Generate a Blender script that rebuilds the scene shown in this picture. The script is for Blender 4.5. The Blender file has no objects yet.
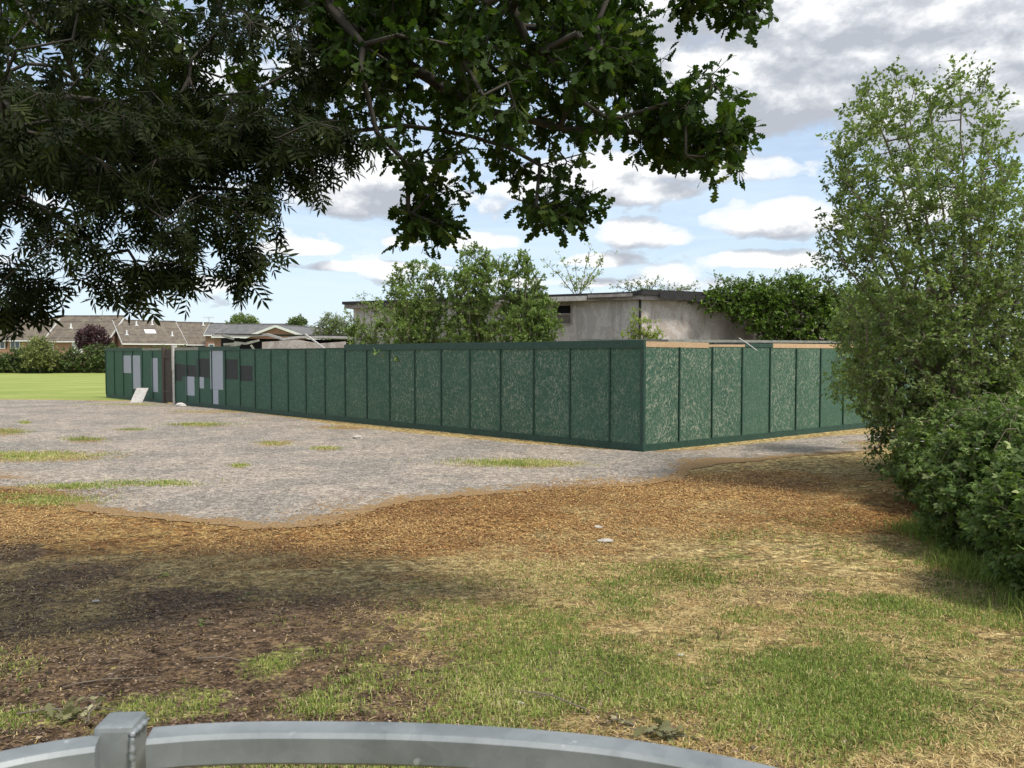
import bpy, math, random
import numpy as np
from mathutils import Vector, noise
from mathutils.geometry import delaunay_2d_cdt

random.seed(7)
rng = np.random.default_rng(11)
SC = bpy.context.scene
COL = SC.collection
F = 770.0; EYE = 2.25; PIT = math.atan(29 / 770.0)
CP, SP = math.cos(PIT), math.sin(PIT)

# ------------------------------------------------------------ survey helpers
def ray(px, py):
    cx = (px - 512) / F; cy = (384 - py) / F
    return cx, CP + cy * SP, -SP + cy * CP
def at(px, py, Y):
    x, y, z = ray(px, py); s = Y / y
    return Vector((x * s, Y, EYE + z * s))
def topx(x, y, z):
    z = z - EYE
    d = y * CP - z * SP
    d = np.maximum(d, 0.05) if isinstance(d, np.ndarray) else max(d, 0.05)
    return 512 + F * x / d, 384 - F * (y * SP + z * CP) / d
def gh0(y):
    t = np.clip((9.5 - y) / 7.5, 0, 1)
    return 0.5 * t * t * (3 - 2 * t)
def gh(x, y):
    """height of the ground"""
    return float(gh0(y))
def onground(px, py):
    x, y, z = ray(px, py); s = EYE / -z if z < 0 else 60
    for k in range(12):
        Y = y * s; h = float(gh0(Y)); s = 0.5 * s + 0.5 * (EYE - h) / -z
    return Vector((x * s, y * s, float(gh0(y * s))))

# ------------------------------------------------------------ materials
def newmat(name):
    m = bpy.data.materials.new(name); m.use_nodes = True
    nt = m.node_tree; b = nt.nodes['Principled BSDF']
    return m, nt, b
def nd(nt, typ, **kw):
    n = nt.nodes.new(typ)
    for k, v in kw.items():
        if k in n.inputs.keys() if hasattr(n.inputs, 'keys') else False: n.inputs[k].default_value = v
        else: setattr(n, k, v)
    return n
def lk(nt, a, b): nt.links.new(a, b)
def noise_n(nt, vec, scale, detail=4, rough=.6, dist=0):
    n = nt.nodes.new('ShaderNodeTexNoise')
    n.inputs['Scale'].default_value = scale; n.inputs['Detail'].default_value = detail
    n.inputs['Roughness'].default_value = rough; n.inputs['Distortion'].default_value = dist
    if vec is not None: lk(nt, vec, n.inputs['Vector'])
    return n.outputs['Fac']
def ramp(nt, fac, stops, interp='LINEAR'):
    r = nt.nodes.new('ShaderNodeValToRGB'); r.color_ramp.interpolation = interp
    e = r.color_ramp.elements
    while len(e) < len(stops): e.new(.5)
    for i, (p, c) in enumerate(stops):
        e[i].position = p
        e[i].color = (c, c, c, 1) if isinstance(c, (int, float)) else (*c, 1)
    lk(nt, fac, r.inputs['Fac']); return r.outputs['Color']
def mix(nt, fac, a, b, mode='MIX'):
    m = nt.nodes.new('ShaderNodeMix'); m.data_type = 'RGBA'; m.blend_type = mode
    for v, i in ((fac, 0), (a, 6), (b, 7)):
        if hasattr(v, 'links'): lk(nt, v, m.inputs[i])
        elif i == 0: m.inputs[0].default_value = v
        else: m.inputs[i].default_value = (*v, 1) if len(v) == 3 else v
    return m.outputs[2]
def math_n(nt, op, a, b=None, clamp=False):
    m = nt.nodes.new('ShaderNodeMath'); m.operation = op; m.use_clamp = clamp
    for v, i in ((a, 0), (b, 1)):
        if v is None: continue
        if hasattr(v, 'links'): lk(nt, v, m.inputs[i])
        else: m.inputs[i].default_value = v
    return m.outputs[0]
def coords(nt, kind='Object', scale=None, rot=None):
    t = nt.nodes.new('ShaderNodeTexCoord'); o = t.outputs[kind]
    if scale or rot:
        mp = nt.nodes.new('ShaderNodeMapping')
        if scale: mp.inputs['Scale'].default_value = scale
        if rot: mp.inputs['Rotation'].default_value = rot
        lk(nt, o, mp.inputs['Vector']); o = mp.outputs[0]
    return o
def mapped(nt, vec, scale=(1, 1, 1), rot=(0, 0, 0), loc=(0, 0, 0)):
    mp = nt.nodes.new('ShaderNodeMapping'); lk(nt, vec, mp.inputs['Vector'])
    mp.inputs['Scale'].default_value = scale; mp.inputs['Rotation'].default_value = rot; mp.inputs['Location'].default_value = loc
    return mp.outputs[0]
def attr(nt, name, kind='GEOMETRY', out='Fac'):
    a = nt.nodes.new('ShaderNodeAttribute'); a.attribute_name = name; a.attribute_type = kind
    return a.outputs[out]
def bump(nt, b, h, s=.3, d=.01):
    n = nt.nodes.new('ShaderNodeBump'); n.inputs['Strength'].default_value = s; n.inputs['Distance'].default_value = d
    lk(nt, h, n.inputs['Height']); lk(nt, n.outputs[0], b.inputs['Normal'])

def simple_mat(name, c1, c2=None, scale=6, rough=.8, bmp=.2, metal=0, c3=None, stretch=(1, 1, 1)):
    m, nt, b = newmat(name); c2 = c2 or tuple(v * .7 for v in c1)
    co = coords(nt, 'Object', stretch)
    f = noise_n(nt, co, scale, 6, .65)
    col = mix(nt, ramp(nt, f, [(.35, 0), (.65, 1)]), c1, c2)
    if c3:
        f3 = noise_n(nt, co, scale * 4.3, 5, .7)
        col = mix(nt, ramp(nt, f3, [(.56, 0), (.64, 1)]), col, c3)
    lk(nt, col, b.inputs['Base Color'])
    b.inputs['Roughness'].default_value = rough; b.inputs['Metallic'].default_value = metal
    if bmp: bump(nt, b, noise_n(nt, co, scale * 5, 5, .7), bmp, .01)
    return m

def leaf_mat(name, dark, light, accent=None, trans=.3, rough=.5, spec=.35):
    m, nt, b = newmat(name)
    t = attr(nt, 'tint')
    stops = [(0, dark), (.75, light)]
    if accent: stops.append((.97, accent))
    col = ramp(nt, t, stops)
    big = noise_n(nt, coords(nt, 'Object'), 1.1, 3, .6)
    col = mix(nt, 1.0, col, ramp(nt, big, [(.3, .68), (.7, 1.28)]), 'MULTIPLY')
    lk(nt, col, b.inputs['Base Color']); b.inputs['Roughness'].default_value = rough
    b.inputs['Specular IOR Level'].default_value = spec
    tr = nt.nodes.new('ShaderNodeBsdfTranslucent')
    lk(nt, mix(nt, 1.0, col, (1.0, 1.15, .45), 'MULTIPLY'), tr.inputs['Color'])
    ms = nt.nodes.new('ShaderNodeMixShader'); ms.inputs[0].default_value = trans
    lk(nt, b.outputs[0], ms.inputs[1]); lk(nt, tr.outputs[0], ms.inputs[2])
    lk(nt, ms.outputs[0], nt.nodes['Material Output'].inputs['Surface'])
    return m

M = {}
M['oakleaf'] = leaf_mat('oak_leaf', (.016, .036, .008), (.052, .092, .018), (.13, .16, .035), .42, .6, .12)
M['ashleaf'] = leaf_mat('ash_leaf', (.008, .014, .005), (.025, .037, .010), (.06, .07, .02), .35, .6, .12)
M['willow'] = leaf_mat('willow_leaf', (.12, .18, .05), (.24, .33, .10), (.40, .46, .2), .4)
M['yellowleaf'] = leaf_mat('young_leaf', (.20, .28, .05), (.38, .46, .09), (.5, .5, .14), .4)
M['birch'] = leaf_mat('hawthorn_leaf', (.10, .145, .05), (.235, .31, .11), (.38, .43, .2), .38, .6, .2)
M['shrub'] = leaf_mat('shrub_leaf', (.06, .095, .028), (.17, .22, .06), (.26, .30, .10), .3)
M['bramble'] = leaf_mat('bramble_leaf', (.05, .09, .026), (.15, .22, .06), (.38, .43, .2), .3, .6, .15)
M['ivy'] = leaf_mat('ivy_leaf', (.045, .09, .012), (.15, .25, .03), (.24, .33, .05), .2, .45)
M['hedge'] = leaf_mat('hedge_leaf', (.05, .085, .022), (.12, .17, .045), None, .25)
M['farleaf'] = leaf_mat('far_leaf', (.07, .11, .03), (.18, .25, .06), (.3, .36, .1), .25)
M['purple'] = leaf_mat('copper_leaf', (.035, .015, .022), (.085, .035, .045), None, .2)
M['olive'] = leaf_mat('olive_leaf', (.14, .17, .05), (.26, .28, .09), None, .3)
M['wilt'] = leaf_mat('wilted_leaf', (.13, .13, .06), (.30, .29, .15), (.42, .40, .25), .2, .7, .2)
M['darkbark'] = simple_mat('dark_bark', (.030, .026, .020), (.055, .048, .038), 9, .95, .6, stretch=(1, 1, .35))
M['bark'] = simple_mat('bark', (.07, .06, .045), (.13, .115, .09), 9, .9, .6, stretch=(1, 1, .35))
M['twigbark'] = simple_mat('twig_bark', (.11, .085, .06), (.2, .17, .13), 12, .85, .3)

def grass_mat(name, stops, trans=.3):
    m, nt, b = newmat(name); t = attr(nt, 'tint'); col = ramp(nt, t, stops)
    lk(nt, col, b.inputs['Base Color']); b.inputs['Roughness'].default_value = .6
    b.inputs['Specular IOR Level'].default_value = .25
    tr = nt.nodes.new('ShaderNodeBsdfTranslucent'); lk(nt, col, tr.inputs['Color'])
    ms = nt.nodes.new('ShaderNodeMixShader'); ms.inputs[0].default_value = trans
    lk(nt, b.outputs[0], ms.inputs[1]); lk(nt, tr.outputs[0], ms.inputs[2])
    lk(nt, ms.outputs[0], nt.nodes['Material Output'].inputs['Surface'])
    return m
M['grass'] = grass_mat('green_grass', [(0, (.11, .14, .03)), (.4, (.20, .30, .055)), (.75, (.40, .44, .11)), (1, (.62, .54, .28))])
M['straw'] = grass_mat('dry_grass', [(0, (.18, .11, .04)), (.5, (.44, .31, .12)), (1, (.70, .55, .28))], .2)
M['litter'] = grass_mat('leaf_litter', [(0, (.045, .030, .020)), (.5, (.145, .092, .056)), (.85, (.27, .195, .13)), (1, (.52, .44, .34))], .05)
M['rustlitter'] = grass_mat('oak_flower_litter', [(0, (.12, .052, .02)), (.5, (.31, .155, .05)), (1, (.58, .38, .15))], .1)

# ------------------------------------------------------------ mesh helpers
def link(name, me, mat=None, parent=None):
    o = bpy.data.objects.new(name, me); COL.objects.link(o)
    if mat is not None: me.materials.append(mat)
    if parent is not None: o.parent = parent
    return o
def mesh_np(name, V, Fv, mat, parent=None, tint=None, smooth=False, fsize=None):
    """V (n,3), Fv (m,k) equal sized faces or flat index list + sizes"""
    me = bpy.data.meshes.new(name)
    V = np.asarray(V, dtype=np.float32)
    me.vertices.add(len(V)); me.vertices.foreach_set('co', V.ravel())
    if fsize is None:
        k = Fv.shape[1]; n = len(Fv); idx = Fv.ravel(); st = np.arange(n) * k; tot = np.full(n, k)
    else:
        idx = np.asarray(Fv); tot = np.asarray(fsize); n = len(tot); st = np.concatenate([[0], np.cumsum(tot)[:-1]])
    me.loops.add(len(idx)); me.loops.foreach_set('vertex_index', idx.astype(np.int32))
    me.polygons.add(n); me.polygons.foreach_set('loop_start', st.astype(np.int32)); me.polygons.foreach_set('loop_total', tot.astype(np.int32))
    if smooth: me.polygons.foreach_set('use_smooth', np.ones(n, dtype=bool))
    me.update(calc_edges=True)
    if tint is not None:
        a = me.attributes.new('tint', 'FLOAT', 'POINT'); a.data.foreach_set('value', np.asarray(tint, dtype=np.float32))
    return link(name, me, mat, parent)
def tag(o, label=None, cat=None, group=None, kind=None):
    if label: o['label'] = label
    if cat: o['category'] = cat
    if group: o['group'] = group
    if kind: o['kind'] = kind
    return o
def empty(name, loc=(0, 0, 0), rz=0, label=None, cat=None, group=None):
    o = bpy.data.objects.new(name, None); COL.objects.link(o); o.location = loc; o.rotation_euler = (0, 0, rz)
    o.empty_display_size = .2
    return tag(o, label, cat, group)
class MB:
    def __init__(s): s.v = []; s.f = []
    def box(s, lo, hi, bev=0):
        x0, y0, z0 = lo; x1, y1, z1 = hi; n = len(s.v)
        s.v += [(x0, y0, z0), (x1, y0, z0), (x1, y1, z0), (x0, y1, z0), (x0, y0, z1), (x1, y0, z1), (x1, y1, z1), (x0, y1, z1)]
        s.f += [tuple(n + i for i in q) for q in ((3, 2, 1, 0), (4, 5, 6, 7), (0, 1, 5, 4), (1, 2, 6, 5), (2, 3, 7, 6), (3, 0, 4, 7))]
        return s
    def prism(s, pts, dz):
        """pts: list of 3d points (planar), extruded by vector dz"""
        n = len(s.v); k = len(pts); d = Vector(dz)
        s.v += [tuple(p) for p in pts] + [tuple(Vector(p) + d) for p in pts]
        s.f.append(tuple(n + i for i in range(k))[::-1]); s.f.append(tuple(n + k + i for i in range(k)))
        for i in range(k):
            j = (i + 1) % k; s.f.append((n + i, n + j, n + k + j, n + k + i))
        return s
    def bar(s, a, b, w, h, up=(0, 0, 1)):
        a = Vector(a); b = Vector(b); d = (b - a).normalized(); u = Vector(up)
        if abs(d.dot(u)) > .98: u = Vector((1, 0, 0))
        r = d.cross(u).normalized(); u = r.cross(d).normalized()
        pts = [a + r * sx * w / 2 + u * sy * h / 2 for sx, sy in ((-1, -1), (1, -1), (1, 1), (-1, 1))]
        return s.prism(pts, b - a)
    def tube(s, pts, r, seg=8):
        pts = [Vector(p) for p in pts]; n0 = len(s.v)
        rs = r if isinstance(r, (list, tuple)) else [r] * len(pts)
        for i, p in enumerate(pts):
            d = (pts[min(i + 1, len(pts) - 1)] - pts[max(i - 1, 0)]).normalized()
            u = Vector((0, 0, 1)) if abs(d.z) < .95 else Vector((1, 0, 0))
            x = d.cross(u).normalized(); y = x.cross(d)
            for k in range(seg):
                a = 2 * math.pi * k / seg; s.v.append(tuple(p + (x * math.cos(a) + y * math.sin(a)) * rs[i]))
        for i in range(len(pts) - 1):
            for k in range(seg):
                k2 = (k + 1) % seg
                s.f.append((n0 + i * seg + k, n0 + i * seg + k2, n0 + (i + 1) * seg + k2, n0 + (i + 1) * seg + k))
        s.f.append(tuple(n0 + k for k in range(seg))[::-1]); s.f.append(tuple(n0 + (len(pts) - 1) * seg + k for k in range(seg)))
        return s
    def build(s, name, mat, parent=None, bevel=0, smooth=False):
        me = bpy.data.meshes.new(name); me.from_pydata([tuple(v) for v in s.v], [], s.f)
        import bmesh
        bm = bmesh.new(); bm.from_mesh(me); bmesh.ops.recalc_face_normals(bm, faces=bm.faces)
        if bevel:
            bmesh.ops.bevel(bm, geom=list(bm.edges), offset=bevel, segments=2, affect='EDGES', profile=.7)
        bm.to_mesh(me); bm.free()
        if smooth:
            for p in me.polygons: p.use_smooth = True
        return link(name, me, mat, parent)

# ------------------------------------------------------------ leaf templates  (x across, y along, z normal)
def strip_leaf(stations, curl=.15, fold=0.0):
    """stations: (t, halfwidth). returns verts, quads"""
    V = []; Q = []
    for t, w in stations:
        z = -curl * t * t
        V += [(-w, t, z + fold * w), (0, t, z), (w, t, z + fold * w)] if fold else [(-w, t, z), (w, t, z)]
    k = 3 if fold else 2
    for i in range(len(stations) - 1):
        a = i * k; b = a + k
        for j in range(k - 1): Q.append((a + j, a + j + 1, b + j + 1, b + j))
    return np.array(V), np.array(Q)
T_OAK = strip_leaf([(-.22, .012), (0, .03), (.13, .13), (.2, .08), (.33, .26), (.42, .12), (.57, .34), (.67, .15), (.8, .27), (.9, .16), (1.0, .03)], .18)
T_SIMPLE = strip_leaf([(-.1, .01), (.15, .2), (.45, .3), (.75, .2), (1, .01)], .2, .25)
T_SIMPLE2 = strip_leaf([(0, .02), (.45, .32), (1, .01)], .15)
T_NARROW = strip_leaf([(-.05, .01), (.35, .13), (.7, .1), (1, .005)], .2)
T_IVY = strip_leaf([(0, .12), (.2, .5), (.45, .3), (.7, .22), (1, .01)], .12)
def compound(pairs, leaf, spread, ls, rachis=True):
    V = []; Q = []
    def put(off, ang, s, tilt=0):
        ca, sa = math.cos(ang), math.sin(ang); n = len(V)
        for x, y, z in leaf[0]:
            x *= s; y *= s; z *= s
            V.append((off[0] + x * ca + y * sa, off[1] - x * sa + y * ca, off[2] + z + tilt * y))
        for q in leaf[1]: Q.append(tuple(n + i for i in q))
    for t in pairs:
        zz = -.2 * t * t
        for sgn in (-1, 1): put((0, t, zz), sgn * spread, ls * (1 - .15 * abs(t - .5)), -.15)
    put((0, pairs[-1] + .08, -.2 * pairs[-1] ** 2), 0, ls)
    if rachis:
        n = len(V); V += [(-.008, -.1, 0), (.008, -.1, 0), (.006, pairs[-1] + .1, -.2 * pairs[-1] ** 2), (-.006, pairs[-1] + .1, -.2 * pairs[-1] ** 2)]
        Q.append((n, n + 1, n + 2, n + 3))
    return np.array(V), np.array(Q)
T_ASH = compound([.25, .5, .75], T_NARROW, 1.0, .48)
T_BRAM = compound([.45], T_SIMPLE, 1.15, .62)

def norm(a): return a / np.maximum(np.linalg.norm(a, axis=-1, keepdims=True), 1e-9)
def leaf_object(name, P, D, N, S, tmpl, mat, parent, tint=None):
    tv, tq = tmpl; n = len(P); k = len(tv)
    D = norm(D); W = norm(np.cross(D, N)); N2 = np.cross(W, D)
    V = (P[:, None, :] + S[:, None, None] * (tv[None, :, 0:1] * W[:, None, :] + tv[None, :, 1:2] * D[:, None, :] + tv[None, :, 2:3] * N2[:, None, :])).reshape(-1, 3)
    Q = (tq[None] + (np.arange(n) * k)[:, None, None]).reshape(-1, tq.shape[1])
    if tint is None: tint = rng.random(n) ** 1.2
    return mesh_np(name, V, Q, mat, parent, np.repeat(tint, k))

# ------------------------------------------------------------ branching growth
def grow(base, limbs, targets, step=.25, jit=.04, hug=.25, keep=None):
    """base: Vector-like; limbs: list of polylines (first point joined to nearest node). returns nodes, parent, tips"""
    N = [np.array(base, float)]; Pn = [-1]
    def add(a_idx, pts):
        i = a_idx
        for p in pts: N.append(np.array(p, float)); Pn.append(i); i = len(N) - 1
        return i
    def nearest(p):
        A = np.array(N); return int(np.argmin(((A - p) ** 2).sum(1)))
    for L in limbs:
        L = [np.array(q, float) for q in L]
        i = nearest(L[0]); 
        pts = [N[i]] + L if np.linalg.norm(N[i] - L[0]) > 1e-3 else L
        for a, b in zip(pts[:-1], pts[1:]):
            d = np.linalg.norm(b - a); m = max(1, int(d / step))
            seg = [a + (b - a) * (k + 1) / m + (rng.normal(0, jit * .5, 3) if k < m - 1 else 0) for k in range(m)]
            i = add(i, seg)
    T = np.array(targets, float); b0 = np.array(base, float)
    cap = len(N) + len(T) * 40; A = np.zeros((cap, 3)); A[:len(N)] = N; cnt = len(N); par = list(Pn)
    dist0 = np.zeros(cap)
    for i in range(1, cnt): dist0[i] = dist0[par[i]] + np.linalg.norm(A[i] - A[par[i]])
    order = np.argsort(np.linalg.norm(T - A[:cnt].mean(0), axis=1) if len(limbs) else np.linalg.norm(T - b0, axis=1))
    tips = []
    for ti in order:
        t = T[ti]
        d = np.sqrt(((A[:cnt] - t) ** 2).sum(1)) + hug * dist0[:cnt] * .3
        i = int(np.argmin(d)); a = A[i].copy(); L = np.linalg.norm(t - a)
        m = max(1, min(30, int(L / step)))
        side = rng.normal(0, .09, 3) * L; prev = i
        for k in range(1, m + 1):
            s = k / m
            q = a + (t - a) * s + side * math.sin(math.pi * s) + (rng.normal(0, jit, 3) * .5 if k < m else 0)
            if cnt >= cap: break
            A[cnt] = q; par.append(prev); dist0[cnt] = dist0[prev] + np.linalg.norm(q - A[prev]); prev = cnt; cnt += 1
        tips.append(prev)
    return A[:cnt], np.array(par), np.array(tips)

def cones(P0, P1, R0, R1, seg=5):
    n = len(P0); D = norm(P1 - P0); up = np.tile(np.array([[0., 0, 1]]), (n, 1)); up[np.abs(D[:, 2]) > .95] = (1, 0, 0)
    X = norm(np.cross(D, up)); Y = np.cross(X, D)
    a = np.arange(seg) * 2 * np.pi / seg
    ring = np.cos(a)[None, :, None] * X[:, None] + np.sin(a)[None, :, None] * Y[:, None]
    V0 = P0[:, None] + ring * R0[:, None, None]; V1 = P1[:, None] + ring * R1[:, None, None]
    V = np.concatenate([V0, V1], 1).reshape(-1, 3)
    k = np.arange(seg); k2 = (k + 1) % seg
    q = np.stack([k, k2, seg + k2, seg + k], 1)
    Q = (q[None] + (np.arange(n) * 2 * seg)[:, None, None]).reshape(-1, 4)
    return V, Q

def tree(name, label, cat, base, limbs, targets, leafm, tmpl, lsize, nleaf=14, twig=.22, ntwig=3, tipr=.004, powr=.45, group=None,
         droop=.2, upn=.8, step=.25, barkm='bark', jit=.04, hug=.25, crown='crown', thick=.04, maxr=.3, outbias=0, seg=5, extra_tint=None):
    root = empty(name, tuple(base), 0, label, cat, group)
    A, par, tips = grow(base, limbs, targets, step, jit, hug)
    n = len(A); cnt = np.zeros(n); cnt[tips] += 1
    for i in range(n - 1, 0, -1): cnt[par[i]] += cnt[i]
    R = np.minimum(tipr * np.maximum(cnt, 1) ** powr, maxr)
    idx = np.arange(1, n); pr = par[1:]
    # leaves on side twigs at the tips and just before them
    spots = []; 
    for t in tips:
        spots.append(t)
        if par[t] > 0 and rng.random() < .5: spots.append(par[t])
    spots = np.array(spots); m = len(spots)
    sd = norm(A[spots] - A[np.maximum(par[spots], 0)])
    TW0 = np.repeat(A[spots], ntwig, 0); sdr = np.repeat(sd, ntwig, 0)
    dirs = norm(sdr * .7 + rng.normal(0, .75, TW0.shape) + np.array([0, 0, -droop]))
    ln = twig * rng.uniform(.5, 1.3, len(TW0))
    TW1 = TW0 + dirs * ln[:, None]
    nl = max(1, int(round(nleaf / ntwig)))
    k = rng.uniform(.1, 1.05, (len(TW0), nl, 1))
    P = TW0[:, None] + (TW1 - TW0)[:, None] * k
    P = (P + rng.normal(0, twig * .06, P.shape)).reshape(-1, 3)
    dd = np.repeat(dirs, nl, 0)
    D = norm(dd * .6 + rng.normal(0, .6, P.shape) + np.array([0, 0, -droop]))
    N = norm(rng.normal(0, .55, P.shape) + np.array([0, 0, upn]))
    S = lsize * rng.uniform(.6, 1.25, len(P))
    rb = np.array([base]); rel = lambda Q: Q - rb
    big = R[idx] > thick
    if big.any():
        V, Q = cones(rel(A[pr][big]), rel(A[idx][big]), np.minimum(R[pr][big], R[idx][big] * 1.6), R[idx][big], 8)
        mesh_np('trunk', V, Q, M[barkm], root, smooth=True)
    sm = ~big
    p0 = np.concatenate([A[pr][sm], TW0]); p1 = np.concatenate([A[idx][sm], TW1])
    r0 = np.concatenate([np.minimum(R[pr][sm], R[idx][sm] * 1.5), np.full(len(TW0), tipr * .7)]); r1 = np.concatenate([R[idx][sm], np.full(len(TW0), tipr * .4)])
    V, Q = cones(rel(p0), rel(p1), r0, r1, 4)
    mesh_np('branches', V, Q, M[barkm], root)
    if extra_tint is not None: tint = extra_tint(P)
    else: tint = np.clip(np.repeat(rng.random(len(TW0)), nl) * .5 + rng.random(len(P)) * .5, 0, 1)
    leaf_object(crown, rel(P), D, N, S, tmpl, M[leafm], root, tint)
    return root

def inpoly(x, y, poly):
    c = np.zeros(len(x), bool); n = len(poly)
    for i in range(n):
        x1, y1 = poly[i]; x2, y2 = poly[(i + 1) % n]
        if y1 == y2: continue
        hit = ((y1 > y) != (y2 > y)) & (x < (x2 - x1) * (y - y1) / (y2 - y1) + x1)
        c ^= hit
    return c
def crown_pts(poly, Y, thick, n, dens=None, cx=None, cy=None):
    """points filling a crown of the surveyed outline, as thick as it is wide"""
    P = np.array(poly, float); lo = P.min(0); hi = P.max(0); c = (lo + hi) / 2 if cx is None else np.array([cx, cy]); out = []
    while len(out) < n:
        q = rng.uniform(lo, hi, (n * 3, 2)); q = q[inpoly(q[:, 0], q[:, 1], poly)]
        if dens is not None: q = q[rng.random(len(q)) < dens(q[:, 0], q[:, 1])]
        for x, y in q:
            e = ((x - c[0]) / (hi[0] - lo[0]) * 2) ** 2
            z = Y + thick * math.sqrt(max(.12, 1 - e)) * rng.uniform(-1, 1)
            out.append(at(x, y, z))
            if len(out) >= n: break
    return np.array([tuple(v) for v in out])
def blob(c, r, n, shell=.5, zmin=.1):
    d = norm(rng.normal(0, 1, (n * 2, 3))); rad = rng.uniform(shell, 1, (n * 2, 1)) ** .6
    P = np.array(c) + d * rad * np.array(r); P = P[P[:, 2] > zmin][:n]; return P
def plen(pts): return [tuple(p) for p in pts]

# ------------------------------------------------------------ world, sun, camera
SUN_AZ = math.radians(128); SUN_EL = math.radians(60)       # azimuth from +Y towards +X
def build_world():
    w = bpy.data.worlds.new('World'); SC.world = w; w.use_nodes = True; nt = w.node_tree; nt.nodes.clear()
    out = nt.nodes.new('ShaderNodeOutputWorld'); bg = nt.nodes.new('ShaderNodeBackground'); bg.inputs['Strength'].default_value = .1
    lk(nt, bg.outputs[0], out.inputs['Surface'])
    sky = nt.nodes.new('ShaderNodeTexSky'); sky.sky_type = 'NISHITA'; sky.sun_disc = False
    sky.sun_elevation = SUN_EL; sky.sun_rotation = SUN_AZ; sky.air_density = 1.0; sky.dust_density = .9; sky.ozone_density = 1.3; sky.altitude = 50
    tc = nt.nodes.new('ShaderNodeTexCoord'); sep = nt.nodes.new('ShaderNodeSeparateXYZ'); lk(nt, tc.outputs['Generated'], sep.inputs[0])
    X, Y, Z = sep.outputs
    # cumulus deck in perspective, flatter and smaller with distance
    zc = math_n(nt, 'MAXIMUM', Z, 0.0)
    dirv_ = tc.outputs['Generated']
    def deck(dz):
        z2 = math_n(nt, 'ADD', math_n(nt, 'MAXIMUM', math_n(nt, 'ADD', Z, dz), 0.0), .34)
        cb = nt.nodes.new('ShaderNodeCombineXYZ')
        lk(nt, math_n(nt, 'DIVIDE', X, z2), cb.inputs[0]); lk(nt, math_n(nt, 'DIVIDE', Y, z2), cb.inputs[1]); cb.inputs[2].default_value = 1.3
        return cb.outputs[0]
    ex = math_n(nt, 'DIVIDE', X, math_n(nt, 'MAXIMUM', Y, .05)); ez = math_n(nt, 'DIVIDE', Z, math_n(nt, 'MAXIMUM', Y, .05))
    front = math_n(nt, 'GREATER_THAN', Y, .06)
    # single clouds: soft ellipses on the sky vault with billowed edges
    lumps = [(790, 222, 85, 24, 1), (640, 237, 48, 15, 1), (375, 200, 75, 30, 1), (600, 188, 90, 24, 1), (930, 110, 200, 85, 1.1), (690, 172, 170, 20, 1),
             (740, 100, 200, 70, 1), (850, 20, 320, 42, 1), (595, 262, 42, 8, .8), (775, 262, 60, 11, .8), (455, 243, 60, 10, .8), (290, 250, 45, 9, .8), (950, 215, 110, 30, 1),
             (200, 285, 110, 7, .7), (530, 284, 110, 6, .7), (350, 268, 100, 6, .7)]
    def field(dz):
        """cloud thickness sampled dz higher up the vault"""
        v = nt.nodes.new('ShaderNodeVectorMath'); v.operation = 'ADD'; lk(nt, dirv_, v.inputs[0]); v.inputs[1].default_value = (0, 0, dz)
        n1 = noise_n(nt, mapped(nt, v.outputs[0], (1, 1, 1.7)), 8.0, 7, .6)
        n2 = noise_n(nt, mapped(nt, deck(dz), (1.0, 1.0, 1)), 2.0, 4, .52)
        z_ = math_n(nt, 'ADD', ez, dz); best = None
        for (px, py, rx, ry, am) in lumps:
            a_ = math_n(nt, 'DIVIDE', math_n(nt, 'SUBTRACT', ex, (px - 512) / F), rx / F)
            b_ = math_n(nt, 'DIVIDE', math_n(nt, 'SUBTRACT', z_, (355 - py) / F), ry / F)
            b_ = math_n(nt, 'MULTIPLY', b_, math_n(nt, 'ADD', 1.0, math_n(nt, 'MULTIPLY', math_n(nt, 'LESS_THAN', b_, 0.0), .6)))
            m = math_n(nt, 'SUBTRACT', am, math_n(nt, 'ADD', math_n(nt, 'MULTIPLY', a_, a_), math_n(nt, 'MULTIPLY', b_, b_)))
            best = m if best is None else math_n(nt, 'MAXIMUM', best, m)
        best = math_n(nt, 'MULTIPLY', math_n(nt, 'MAXIMUM', best, -1.0), math_n(nt, 'MULTIPLY', front, .55))
        f = math_n(nt, 'ADD', best, math_n(nt, 'MULTIPLY', math_n(nt, 'SUBTRACT', n1, .5), 4.0))
        f = math_n(nt, 'ADD', f, math_n(nt, 'MULTIPLY', math_n(nt, 'SUBTRACT', n2, .455), 2.0))
        f = math_n(nt, 'ADD', f, math_n(nt, 'MINIMUM', math_n(nt, 'MULTIPLY', zc, .9), .35))
        return f, n1
    f0, n_0 = field(0.0); f1, n_1 = field(.024)
    mask = ramp(nt, f0, [(-.12, 0), (.14, .5), (.45, 1)])
    # thick above: shaded base; thin above: bright top
    tone = math_n(nt, 'SUBTRACT', math_n(nt, 'MULTIPLY', math_n(nt, 'SUBTRACT', f0, f1), 1.1), math_n(nt, 'MULTIPLY', math_n(nt, 'MAXIMUM', f1, 0.0), .35))
    tone = math_n(nt, 'ADD', tone, .72)
    cc = ramp(nt, tone, [(.0, (.46, .49, .55)), (.42, (.60, .63, .68)), (.70, (.76, .78, .81)), (.98, (.92, .93, .94))])
    ccs = nt.nodes.new('ShaderNodeVectorMath'); ccs.operation = 'SCALE'; ccs.inputs['Scale'].default_value = 6.9; lk(nt, cc, ccs.inputs[0])
    cir = noise_n(nt, mapped(nt, dirv_, (1, 1, 7)), 3.2, 6, .65, .6)
    veil = math_n(nt, 'MULTIPLY', ramp(nt, Z, [(0.0, .85), (.12, .62), (.35, .38)]), ramp(nt, cir, [(.3, .55), (.62, 1.3)]), True)
    skyc = nt.nodes.new('ShaderNodeVectorMath'); skyc.operation = 'SCALE'; skyc.inputs['Scale'].default_value = 1.0; lk(nt, sky.outputs[0], skyc.inputs[0])
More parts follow.
